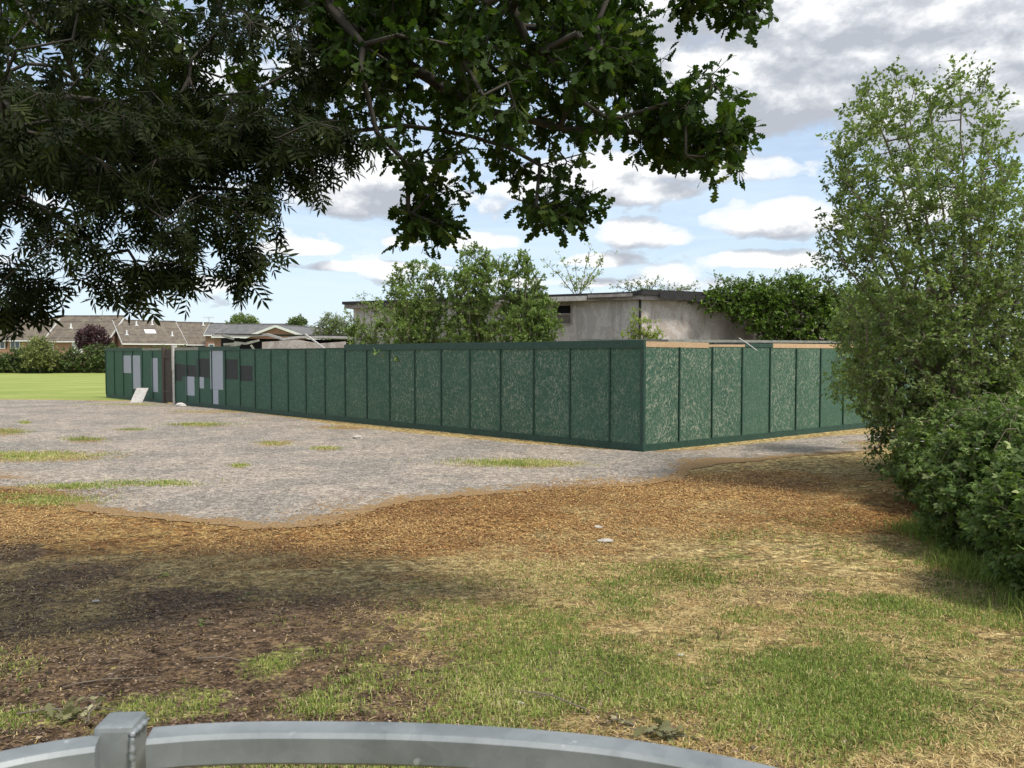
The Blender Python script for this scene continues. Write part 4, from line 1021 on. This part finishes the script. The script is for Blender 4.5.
# hedge along the far side of the field
hx = []
for x_ in np.arange(-125, -36, 1.1):
    y_ = 97 + (x_ + 60) * .0; top = 2.75 + .35 * math.sin(x_ * .7) + .25 * math.sin(x_ * 2.1) + (.4 if x_ > -62 else 0)
    hx.append(blob((x_, y_, top * .5), (1.4, 1.3, top * .55), 75, .35, .1))
HX = np.concatenate(hx)
tree('hedge', 'long dark green hedge along the far edge of the playing field', 'hedge', (-80, 97.5, 0), [[(-125, 97.5, .4)], [(-36, 97.5, .4)]], HX, 'hedge', T_SIMPLE2, .24, 14, .45, 2, .012, .4, step=.7, thick=.06, crown='foliage')
bush('olive_shrub', 'pale olive green shrub standing in front of the terraced houses', 'shrub', ex_(41, 95), 94.8, 2.0, 1.6, ez(336, 95), 'olive', 190, .22, twig=.5, z0=.8)
bigtree('purple_tree', 'dark purple-leaved tree with rounded crown beyond the hedge', [(76, 343), (78, 333), (88, 327), (100, 327), (109, 334), (112, 345), (104, 351), (84, 351)], 100, 2.2, 'purple', 230, .28, twig=.45)
bigtree('round_tree', 'small round green tree above the bungalow roofs', [(226, 325), (232, 317), (243, 314), (254, 318), (260, 326), (250, 330), (230, 330)], 112, 2.2, 'farleaf', 150, .3, twig=.5)
bigtree('conifer_shrub', 'bushy green tree left of the derelict building', [(312, 333), (318, 322), (328, 313), (338, 316), (350, 322), (352, 340), (318, 340)], 46, 1.3, 'farleaf', 230, .12, twig=.28, tm=T_NARROW)
bigtree('small_tree', 'small dark tree just visible behind the brick gable', [(288, 326), (290, 321), (300, 317), (306, 321), (308, 328)], 100, 1.5, 'hedge', 60, .3)
# saplings between hoarding and building
sapm = dict(droop=-.55, upn=.5, jit=.03, hug=.5, barkm='twigbark')
def shoots(name, label, base_px, Y, tops, n, mat='willow', ls=.075, wid=.35, group='saplings behind the long hoarding', lo=2.0, nleaf=30, twig=.2, tm=T_SIMPLE2):
    """upright multi-stemmed sapling: stems rise from one root to given tops"""
    b = at(base_px, 345, Y); base = (b.x, b.y, 0); limbs = []; P = []
    for (px, py, dy) in tops:
        t = at(px, py, Y + dy); m = Vector((b.x * .6 + t.x * .4, b.y * .6 + t.y * .4, lo * .8))
        limbs.append([base, tuple(m), tuple((m + t) / 2 + Vector((random.uniform(-.1, .1), 0, 0))), tuple(t)])
        k = n // len(tops); s = rng.uniform(0, 1, k) ** .8
        for q in s:
            z = lo + (t.z - lo) * q; f = max(0, (z - m.z) / max(t.z - m.z, .1)); c = m.lerp(t, min(1, f))
            r = wid * (1.15 - .95 * q) + .05
            P.append((c.x + rng.normal(0, r * .5), c.y + rng.normal(0, r * .5), z - abs(rng.normal(0, .05))))
    return tree(name, label, 'tree', base, limbs, np.array(P), mat, tm, ls, nleaf, twig, 3, .004, .5, group, step=.22, thick=.02, **sapm)
shoots('sapling', 'broad leafy sapling with rounded top, left in the clump behind the long hoarding', 418, 25.2, [(400, 268, 0), (412, 262, .5), (425, 263, -.3), (436, 266, .2), (392, 280, -.2), (405, 290, -.6), (430, 290, .6), (445, 272, .1), (415, 300, .2)], 460, wid=.68)
shoots('sapling', 'tallest upright sapling, in the middle of the clump behind the long hoarding', 472, 24.6, [(462, 249, 0), (475, 246, .3), (485, 253, -.2), (468, 268, -.4), (490, 262, .4), (455, 276, .2), (478, 290, .4)], 460, wid=.62)
shoots('sapling', 'pointed sapling at the right of the clump behind the long hoarding', 520, 23.8, [(518, 252, 0), (508, 262, .3), (527, 258, -.2), (536, 275, .2), (545, 292, -.3), (500, 258, .2), (520, 290, .3)], 430, wid=.58)
shoots('sapling', 'low spreading bush of pale shoots at the right end of the clump, before the window', 540, 23.0, [(548, 300, 0), (538, 305, .3), (528, 300, .2), (552, 315, 0), (515, 310, 0)], 170, wid=.5)
shoots('sapling', 'thin sparse sapling at the left end of the clump, before the building corner', 372, 27.6, [(363, 292, 0), (372, 305, .3), (380, 298, 0), (350, 312, .2), (390, 300, 0), (360, 318, 0)], 150, wid=.55, nleaf=12)
shoots('sapling', 'low pale green shoots just above the hoarding rail, at the foot of the clump', 440, 26.4, [(400, 318, 0), (420, 312, 0), (450, 318, 0), (480, 318, -.2), (350, 328, 1.5), (380, 322, .8), (500, 322, -.6)], 300, wid=.55, lo=2.2)
# on the roof and at the corner
def roofsap(name, label, px, Y, tops, n, mat='yellowleaf', wid=.2, zb=4.3, ls=.08, **kw):
    b = at(px, 300, Y); base = (b.x, b.y, zb); limbs = []; P = []
    for (x_, y_) in tops:
        t = at(x_, y_, Y + random.uniform(-.2, .2)); limbs.append([base, tuple(Vector(base).lerp(t, .5) + Vector((0, 0, .1))), tuple(t)])
        for q in rng.uniform(.25, 1, n // len(tops)):
            c = Vector(base).lerp(t, q); P.append((c.x + rng.normal(0, wid * .5), c.y + rng.normal(0, wid * .5), c.z + rng.normal(0, wid * .3)))
    return tree(name, label, 'tree', base, limbs, np.array(P), mat, T_SIMPLE2, ls, kw.pop('nleaf', 7), .14, 3, .004, .5, kw.pop('group', None), step=.2, thick=.03, **sapm)
roofsap('roof_sapling', 'spindly pale sapling growing from the roof of the derelict building', 578, 28.5, [(545, 262), (560, 255), (575, 262), (592, 244), (603, 258), (608, 250), (570, 278), (590, 275)], 90, nleaf=6, wid=.28)
roofsap('roof_weeds', 'low weeds growing along the roof edge of the derelict building', 650, 29, [(612, 286), (622, 282), (632, 280), (645, 278), (655, 281), (668, 286), (680, 287), (700, 284), (690, 288), (640, 284)], 150, 'willow', .2, 4.3, .07)
roofsap('corner_shoot', 'bright yellow-green bush at the corner of the derelict building', 638, 24.2, [(634, 310), (640, 318), (650, 322), (657, 330), (630, 325), (645, 332), (660, 334), (628, 336), (638, 335), (650, 338)], 230, 'yellowleaf', .2, 1.6, .075, nleaf=10)
# ivy mass
ivyp = [(680, 298), (700, 298), (712, 290), (735, 285), (752, 280), (775, 283), (795, 277), (812, 282), (830, 288), (870, 284), (930, 300), (940, 350), (780, 352), (765, 336), (748, 325), (725, 312), (700, 303), (682, 302)]
P = crown_pts(ivyp, 27.0, 1.0, 1300); c = P.mean(0)
tree('ivy_thicket', 'dense ivy thicket smothering the right end of the derelict building', 'ivy', (c[0] + 1, c[1], 0), [[(c[0] + 1, c[1], 1.5), (c[0], c[1], 3.4)]], P, 'ivy', T_IVY, .08, 36, .28, 3, .006, .5, upn=1.2, droop=.1, step=.35, thick=.05, crown='foliage')
roofsap('ivy_shoots', 'upright pale shoots standing out of the top of the ivy thicket', 760, 27.2, [(706, 272), (716, 274), (735, 278), (752, 275), (775, 273), (800, 268), (812, 274), (790, 276), (828, 281), (765, 278), (725, 279)], 150, 'willow', .16, 4.0, .07, nleaf=8)
P = crown_pts([(818, 312), (832, 290), (850, 268), (868, 262), (920, 270), (940, 400), (850, 402), (828, 380), (815, 345)], 19.6, 1.0, 330)
# ---- trees and scrub on the right
tp = [(826, 252), (838, 205), (834, 150), (846, 108), (872, 78), (892, 66), (920, 82), (940, 88), (958, 62), (978, 72), (995, 98), (1006, 140), (1018, 185), (1050, 235), (1085, 300), (1090, 430), (900, 440), (872, 415), (852, 388), (850, 350), (826, 335), (850, 300), (868, 270), (845, 262)]
def td(x, y): return np.clip(.30 + (y - 60) / 260., .28, 1)
YT = 13.2
P = crown_pts(tp, YT, 1.6, 1500, td, 950, 260)
ext = []
for (x_, y_) in ((866, 76), (892, 55), (880, 70), (912, 74), (935, 82), (956, 54), (968, 60), (984, 66), (998, 88), (828, 236), (820, 246), (827, 180), (832, 128), (845, 100), (1010, 150), (1014, 172), (826, 208), (836, 160), (822, 262)):
    dy_ = random.uniform(-.6, .6)
    for j in range(3): ext.append(tuple(at(x_ + (945 - x_) * .05 * j + random.uniform(-2, 2), y_ + 12 + 9 * j, YT + dy_)))
P = np.concatenate([P, np.array(ext)])
B = at(965, 470, YT + .3); B = (B.x, B.y, 0)
limbs = []
for (x_, y_, dy) in ((868, 90, -.3), (893, 70, .3), (925, 88, 0), (960, 66, .2), (985, 78, -.4), (838, 160, .1), (1003, 140, 0), (830, 245, -.3), (845, 215, .4), (1000, 190, .3), (1040, 240, 0)):
    t = at(x_, y_, YT + dy); m1 = Vector(B).lerp(t, .35) + Vector((.0, 0, .25)); m1.x = B[0] * .75 + t.x * .25
    m2 = Vector(B).lerp(t, .68); m2.x = B[0] * .42 + t.x * .58
    limbs.append([B, tuple(m1), tuple(m2), tuple(t)])
tree('hawthorn_tree', 'tall airy small-leaved tree at the right with many upright branches', 'tree', B, limbs, P, 'birch', T_SIMPLE2, .070, 28, .24, 3, .0035, .5, droop=-.1, upn=.6, step=.22, thick=.022, barkm='twigbark', jit=.03, hug=.35)
P = crown_pts([(868, 420), (855, 380), (850, 350), (872, 300), (930, 285), (1000, 280), (1090, 290), (1090, 470), (880, 475)], 14.8, 1.6, 620)
B = at(960, 470, 15.2); tree('dark_shrub', 'dark green leafy shrub filling the space under the tall right-hand tree', 'shrub', (B.x, B.y, 0), [[(B.x, B.y, .5), (B.x, B.y, 2.4)]], P, 'shrub', T_SIMPLE2, .075, 30, .3, 3, .005, .5, step=.3, thick=.04, crown='foliage')
P = crown_pts([(828, 388), (836, 350), (838, 310), (848, 285), (868, 290), (880, 420), (866, 415), (845, 405)], 17.6, .7, 150)
B = at(900, 448, 18.2); tree('light_shrub', 'light green feathery shrub hanging over the right end of the hoarding', 'shrub', (B.x, B.y, 0), [[(B.x, B.y, .8), (B.x - .1, B.y, 2.6)]], P, 'willow', T_SIMPLE2, .075, 20, .3, 3, .004, .5, step=.3, thick=.04, crown='foliage')
# bramble bank, three bushes one behind the other
M['cane'] = simple_mat('dry_cane', (.26, .21, .14), (.16, .12, .08), 9, .8, .2)
def bank(cx, cy, rx, ry, h, n, label, name='bramble_bush', mat='bramble', ls=.085, tm=T_BRAM, nleaf=20, **kw):
    z = gh(cx, cy)
    P = np.concatenate([blob((cx, cy, z + h * .42), (rx, ry, h * .58), n, .55, z + .06), blob((cx, cy, z + h * .35), (rx * .8, ry * .8, h * .45), n // 3, .1, z + .06)])
    t_ = tree(name, label, 'bush', (cx + .2, cy, z), [[(cx + .1, cy, z + h * .3)]], P, mat, tm, ls, nleaf, .22, 3, .0035, .45, 'bramble bushes at the right', step=.22, thick=.03, barkm='twigbark', droop=.25, upn=1.0, crown='foliage', **kw)
    mb = MB()      # arching canes standing clear of the leaves
    for k in range(26):
        a = random.uniform(0, 2 * math.pi); q = random.uniform(.5, 1.12); hh = h * random.uniform(.75, 1.12)
        e_ = Vector((math.cos(a) * rx * q, math.sin(a) * ry * q, 0)); pts = []
        for j in range(8):
            u = j / 7; pts.append(Vector((-.2, 0, 0)) + e_ * (u ** .8) + Vector((.03 * math.sin(j * 2 + k), .03 * math.cos(j * 3 + k), max(.03, hh * math.sin(u * random.uniform(2.35, 2.45)) ))))
        mb.tube(pts, [.006 - .0006 * j for j in range(8)], 5)
    mb.build('canes', M['cane'], t_)
    return t_
bank(5.35, 6.3, 1.25, 1.3, 1.42, 950, 'nearest bramble bush, at the right edge of the grass')
bank(6.05, 8.5, 1.30, 1.4, 1.62, 850, 'middle bramble bush, between the nearest one and the dark shrub')
bank(7.1, 10.9, 1.45, 1.5, 1.66, 620, 'farthest bramble bush, at the foot of the tall right-hand tree')
bank(8.5, 13.4, 1.5, 1.4, 1.9, 380, 'low dark bush at the end of the bramble bank near the hoarding', ls=.1)
# bramble flowers: small white blossoms
M['petal'] = simple_mat('white_petal', (.75, .73, .72), (.65, .6, .62), 20, .6, 0)
fx = []
for k in range(60):
    s = rng.random(); cx, cy = (5.35 + rng.uniform(-.9, .9), 6.3 + rng.uniform(-.9, .9)) if s < .5 else (5.75 + rng.uniform(-1, 1), 8.5 + rng.uniform(-1.1, .8))
    fx.append((cx, cy, gh(cx, cy) + (1.45 if s < .5 else 1.7) - .42 * ((cx - (5.25 if s < .5 else 5.75)) ** 2 + (cy - (6.3 if s < .5 else 8.5)) ** 2) + rng.uniform(-.05, .05)))
fp = np.repeat(np.array(fx), 5, 0); nfl = len(fp); a5 = np.tile(np.arange(5) * 2 * np.pi / 5, 60)
fd = np.stack([np.cos(a5), np.sin(a5), np.full(nfl, .25)], 1)
fo = leaf_object('bramble_flowers', fp, fd, np.tile(np.array([[0, 0, 1.]]), (nfl, 1)), np.full(nfl, .026), T_SIMPLE2, M['petal'], None); tag(fo, 'small white blossoms scattered over the bramble bushes', 'flowers', kind='stuff')
# tall grass at the hedge foot
gx, gy = [], []
for k in range(5500):
    t = rng.random(); y_ = 4.6 + t * 5.5; xe = 4.05 + (y_ - 5) * .26 + .12 * math.sin(y_ * 3); gx.append(xe + rng.normal(0, .18)); gy.append(y_)
gx, gy = np.array(gx), np.array(gy)
blades('long_grass', gx, gy, rng.uniform(.06, .22, len(gx)), rng.uniform(.004, .008, len(gx)), M['grass'], 'longer grass along the foot of the bramble bank', np.clip(rng.normal(.4, .2, len(gx)), 0, 1), .9)

# ------------------------------------------------------------ overhead trees
oakp = [(300, -40), (318, 40), (330, 100), (352, 140), (385, 158), (412, 178), (440, 182), (475, 176), (505, 186), (530, 200), (556, 206), (582, 200), (604, 178), (628, 162), (655, 166), (680, 160), (712, 152), (738, 156), (752, 150), (728, 134), (736, 108), (738, 84), (718, 70), (700, 90), (672, 82), (640, 62), (636, 20), (650, -40)]
def od(x, y):
    d = np.clip(1.05 - np.abs(x - 420) / 520., .38, 1) * np.clip(1.25 - y / 210., .26, 1)
    return d
P = [crown_pts([(x, y - 9) for x, y in oakp], 5.9, 1.1, 350, od, 470, 60),
     crown_pts([(404, 205), (408, 222), (436, 232), (446, 222), (452, 196), (430, 186)], 5.4, .15, 15),
     crown_pts([(640, 90), (700, 95), (712, 72), (730, 75), (745, 110), (744, 138), (765, 154), (735, 162), (690, 165), (640, 150)], 5.5, .4, 36),
     crown_pts([(530, 205), (545, 214), (572, 222), (584, 205), (560, 195)], 5.5, .2, 12),
     crown_pts([(672, -20), (690, 6), (705, 4), (722, 8), (748, 8), (757, -4), (740, -30)], 5.3, .3, 22),
     crown_pts([(560, -60), (600, -60), (640, 40), (650, 70), (600, 60)], 6.2, .4, 30),
     crown_pts([(-60, -60), (330, -60), (350, 130), (260, 150), (180, 175), (60, 180), (-60, 180)], 6.6, .9, 230)]
off = np.stack([rng.uniform(-8, 1.0, 130), rng.uniform(-4.5, 3.5, 130), rng.uniform(5.2, 8.2, 130)], 1)
P = np.concatenate(P + [off])
def limb(*pts): return [tuple(at(*p)) for p in pts]
OB = (-5.2, -1.2, gh(0, -1)); fork = (-4.9, -.8, 3.4)
oak_limbs = [[OB, fork, (-4.6, 1.5, 4.3), tuple(at(-40, 95, 6.6)), tuple(at(110, 112, 6.4)), tuple(at(235, 119, 6.2)), tuple(at(320, 132, 6.0)), tuple(at(395, 150, 5.8))],
             [fork, (-3.4, 1.6, 5.2), tuple(at(200, -60, 6.2)), tuple(at(340, 18, 6.0)), tuple(at(420, 14, 5.9)), tuple(at(490, 26, 5.9)), tuple(at(580, 30, 6.0))],
             [tuple(at(340, 18, 6.0)), tuple(at(385, 52, 5.7)), tuple(at(440, 85, 5.6)), tuple(at(492, 112, 5.6)), tuple(at(560, 128, 5.6)), tuple(at(640, 132, 5.6)), tuple(at(700, 134, 5.5))],
             [tuple(at(320, 132, 6.0)), tuple(at(400, 125, 5.6)), tuple(at(470, 136, 5.6)), tuple(at(540, 165, 5.5))],
             [fork, (-2.5, .5, 6.2), (0, 1, 6.8), (1.8, 1.5, 6.9)], [fork, (-5.5, -.5, 6), (-6.5, 2, 7)], [fork, (-3.5, -2.5, 6.5), (-1, -3.5, 7)]]
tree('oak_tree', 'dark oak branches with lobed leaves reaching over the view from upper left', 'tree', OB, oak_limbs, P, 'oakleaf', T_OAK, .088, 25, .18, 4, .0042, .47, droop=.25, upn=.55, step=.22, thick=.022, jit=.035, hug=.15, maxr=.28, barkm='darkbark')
# ash on the far left, hanging lower
ashp = [(-60, 90), (60, 95), (200, 110), (330, 118), (352, 150), (338, 172), (316, 190), (284, 186), (262, 200), (246, 222), (244, 246), (228, 262), (206, 252), (180, 262), (160, 280), (132, 276), (104, 280), (70, 274), (40, 286), (10, 300), (-60, 312)]
def ad_(x, y): return np.clip(1.0 - (y - 150) / 130., .17, 1)
P = [crown_pts([(x, y - 6) for x, y in ashp], 4.9, .8, 175, ad_, 60, 150), crown_pts([(236, 255), (250, 270), (256, 262), (250, 248)], 4.6, .1, 5), crown_pts([(-40, 255), (110, 255), (80, 285), (40, 298), (-40, 305)], 4.7, .3, 7), crown_pts([(100, 250), (200, 250), (190, 280), (120, 286)], 4.7, .3, 8), crown_pts([(-60, -40), (300, -40), (320, 110), (-60, 120)], 5.2, .6, 62)]
P.append(np.stack([rng.uniform(-9, -4, 90), rng.uniform(1, 7.5, 90), rng.uniform(3.4, 7, 90)], 1))
P = np.concatenate(P); AB = (-7.4, 5.2, gh(0, 5)); fk = (-7.0, 5.1, 3.2)
ash_limbs = [[AB, fk, tuple(at(-120, 60, 5.2)), tuple(at(0, 90, 5.1)), tuple(at(90, 130, 4.9)), tuple(at(160, 170, 4.8)), tuple(at(220, 215, 4.7))],
             [fk, tuple(at(-100, 150, 5.1)), tuple(at(30, 200, 4.9)), tuple(at(90, 240, 4.8))], [tuple(at(0, 90, 5.1)), tuple(at(150, 110, 5.0)), tuple(at(250, 150, 4.9)), tuple(at(310, 170, 4.8))], [fk, (-6.5, 4.5, 6.2), (-5, 4, 7)]]
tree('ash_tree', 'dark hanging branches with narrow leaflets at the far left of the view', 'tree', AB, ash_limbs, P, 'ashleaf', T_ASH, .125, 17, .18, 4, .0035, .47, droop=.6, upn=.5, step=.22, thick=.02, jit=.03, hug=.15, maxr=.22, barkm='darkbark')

# ------------------------------------------------------------ barrier in front
def galv():
    m, nt, b = newmat('galvanised_steel'); co = coords(nt, 'Object')
    v = nt.nodes.new('ShaderNodeTexVoronoi'); v.inputs['Scale'].default_value = 45; lk(nt, co, v.inputs['Vector'])
    n = noise_n(nt, co, 7, 6, .65)
    c = mix(nt, ramp(nt, n, [(.35, 0), (.65, 1)]), (.17, .19, .195), (.28, .30, .305)); c = mix(nt, math_n(nt, 'MULTIPLY', v.outputs['Color'], .25), c, (.38, .40, .41))
    c = mix(nt, ramp(nt, noise_n(nt, co, 24, 4, .6), [(.655, 0), (.69, .5)]), c, (.58, .60, .60))
    lk(nt, c, b.inputs['Base Color']); b.inputs['Metallic'].default_value = .35
    lk(nt, ramp(nt, n, [(.3, .42), (.7, .62)]), b.inputs['Roughness']); bump(nt, b, n, .25, .003); return m
M['galv'] = galv()
gt = .0
def on_arc(px, Y, z): return Vector((ex_(px, Y), Y, z))
br = empty('steel_barrier', (0, .9, .5), 0, 'curved galvanised square steel barrier rail in the foreground', 'barrier')
B0 = Vector((0, .9, .5))
def sweep(pts, w, h, name):
    pts = [Vector(p) for p in pts]; mb = MB(); n = len(pts); bv = .005
    prof = [(-w / 2 + bv, -h), (w / 2 - bv, -h), (w / 2, -h + bv), (w / 2, -bv), (w / 2 - bv, 0), (-w / 2 + bv, 0), (-w / 2, -bv), (-w / 2, -h + bv)]
    for i, p in enumerate(pts):
        d = (pts[min(i + 1, n - 1)] - pts[max(i - 1, 0)]).normalized(); r = Vector((d.y, -d.x, 0)).normalized()
        for a, c in prof: mb.v.append(tuple(p + r * a + Vector((0, 0, c)) - B0))
    k = len(prof)
    for i in range(n - 1):
        for j in range(k): mb.f.append((i * k + j, i * k + (j + 1) % k, (i + 1) * k + (j + 1) % k, (i + 1) * k + j))
    mb.f.append(tuple(range(k))); mb.f.append(tuple((n - 1) * k + j for j in range(k)))
    return mb.build(name, M['galv'], br)
ZT = 1.785
def arc_pt(px, py):   # top back edge of rail surveyed in the photo, at rail height
    x, y, z = ray(px, py); s = (EYE - ZT) / -z; return Vector((x * s, y * s, ZT))
sr = [arc_pt(*p) for p in ((150, 733), (200, 729), (260, 727), (330, 727), (400, 728), (470, 731), (540, 736), (610, 743), (680, 754), (750, 768), (820, 786), (900, 812), (990, 850))]
sl_ = [arc_pt(*p) for p in ((98, 740), (50, 747), (0, 757), (-60, 772), (-130, 795), (-220, 835))]
def smooth(p):
    out = []
    for i in range(len(p) - 1):
        a, b, c, d = p[max(i - 1, 0)], p[i], p[i + 1], p[min(i + 2, len(p) - 1)]
        for k in range(4):
            t = k / 4; out.append(.5 * ((2 * b) + (c - a) * t + (2 * a - 5 * b + 4 * c - d) * t * t + (3 * b - a - 3 * c + d) * t ** 3))
    out.append(p[-1]); return out
sweep(smooth(sr), .04, .04, 'rail'); sweep(smooth(sl_)[::-1], .04, .04, 'rail')
pc = arc_pt(121, 727)
mb = MB(); mb.box((-.0235, -.023, gh(0, 0) - .6 - ZT), (.0235, .023, .010)); po = mb.build('post', M['galv'], br, bevel=.006)
po.location = pc - B0; po.rotation_euler = (0, 0, .06)
# weld collar between post and rail
mb = MB()
wpts = [pc + Vector((.036, .0, .004 - t)) for t in (0, .012, .024, .036, .046)]
import bmesh
seam = [Vector((.0245 + random.uniform(-.001, .001), -.0225, .001 - .045 * k / 13)) for k in range(14)]
mb.tube(seam, [random.uniform(.0022, .0052) for _ in seam], 7)
seam = [Vector((.0245, -.0225 + .043 * k / 11, .001 + random.uniform(-.001, .001))) for k in range(12)]
mb.tube(seam, [random.uniform(.002, .005) for _ in seam], 7)
wo = mb.build('weld', M['galv'], br, smooth=True); wo.location = pc - B0

# ------------------------------------------------------------ small things on the ground
def clump(px, py, r, label, n=26, mat='wilt'):
    p = onground(px, py); e = empty('fallen_oak_sprig', tuple(p), random.uniform(0, 3), label, 'leaves', 'wilted sprigs on the ground')
    P = np.stack([rng.normal(0, r * .5, n), rng.normal(0, r * .5, n), rng.uniform(.0, r * .55, n)], 1); D = norm(rng.normal(0, 1, (n, 3)) * np.array([1, 1, .5])); N = norm(rng.normal(0, .6, (n, 3)) + np.array([0, 0, 1]))
    leaf_object('leaves', P, D, N, r * rng.uniform(.35, .8, n), T_OAK, M[mat], e)
    MB().tube([(-r, 0, .01), (0, .01, .02), (r * 1.6, -.03, .005)], .004, 5).build('stem', M['twigbark'], e)
clump(664, 736, .10, 'large wilted pale oak sprig lying just beyond the barrier'); clump(617, 724, .055, 'small wilted oak sprig to the left of the large pale one', 14)
clump(74, 718, .10, 'wilted yellowish oak sprig lying left of the barrier post'); clump(202, 624, .05, 'small green oak sprig on the dark mulch', 10, 'bramble'); clump(246, 600, .07, 'pale dried sprig on the bare brown ground', 12); clump(163, 576, .05, 'bright green seedling on the rusty litter', 12, 'yellowleaf')
def twigo(px, py, L, ang, label):
    p = onground(px, py); d = Vector((math.cos(ang), math.sin(ang), 0)); pts = [Vector((0, 0, 0)) + d * (L * t) + Vector((random.uniform(-.02, .02), random.uniform(-.02, .02), .012 + .02 * math.sin(t * 3))) for t in (0, .25, .5, .75, 1)]
    mb = MB(); mb.tube(pts, [.005, .0045, .004, .003, .002], 6); mb.tube([pts[2], pts[2] + Vector((-d.y, d.x, .15)) * L * .25 + d * L * .1], [.003, .0015], 5)
    o = mb.build('fallen_twig', M['twigbark']); o.location = p; tag(o, label, 'twig', 'fallen twigs')
for a in ((90, 725, .35, 1.9, 'curved pale twig standing near the wilted sprig left of the post'), (60, 690, .5, .3, 'long thin twig lying left above the barrier'), (75, 632, .45, .5, 'twig beside the green tuft at the left'), (20, 716, .5, .05, 'long twig on the mulch at the far left bottom'),
          (200, 660, .3, -.2, 'short dark twig in the middle of the mulch'), (585, 712, .45, 2.6, 'dark twig leading to the wilted sprigs'), (1000, 672, .4, -.4, 'pale twig at the foot of the bramble bank'), (650, 560, .3, .3, 'small twig in the grass near the centre')): twigo(*a)
SC.render.film_transparent = False
SC.cycles.max_bounces = 6; SC.cycles.transparent_max_bounces = 4
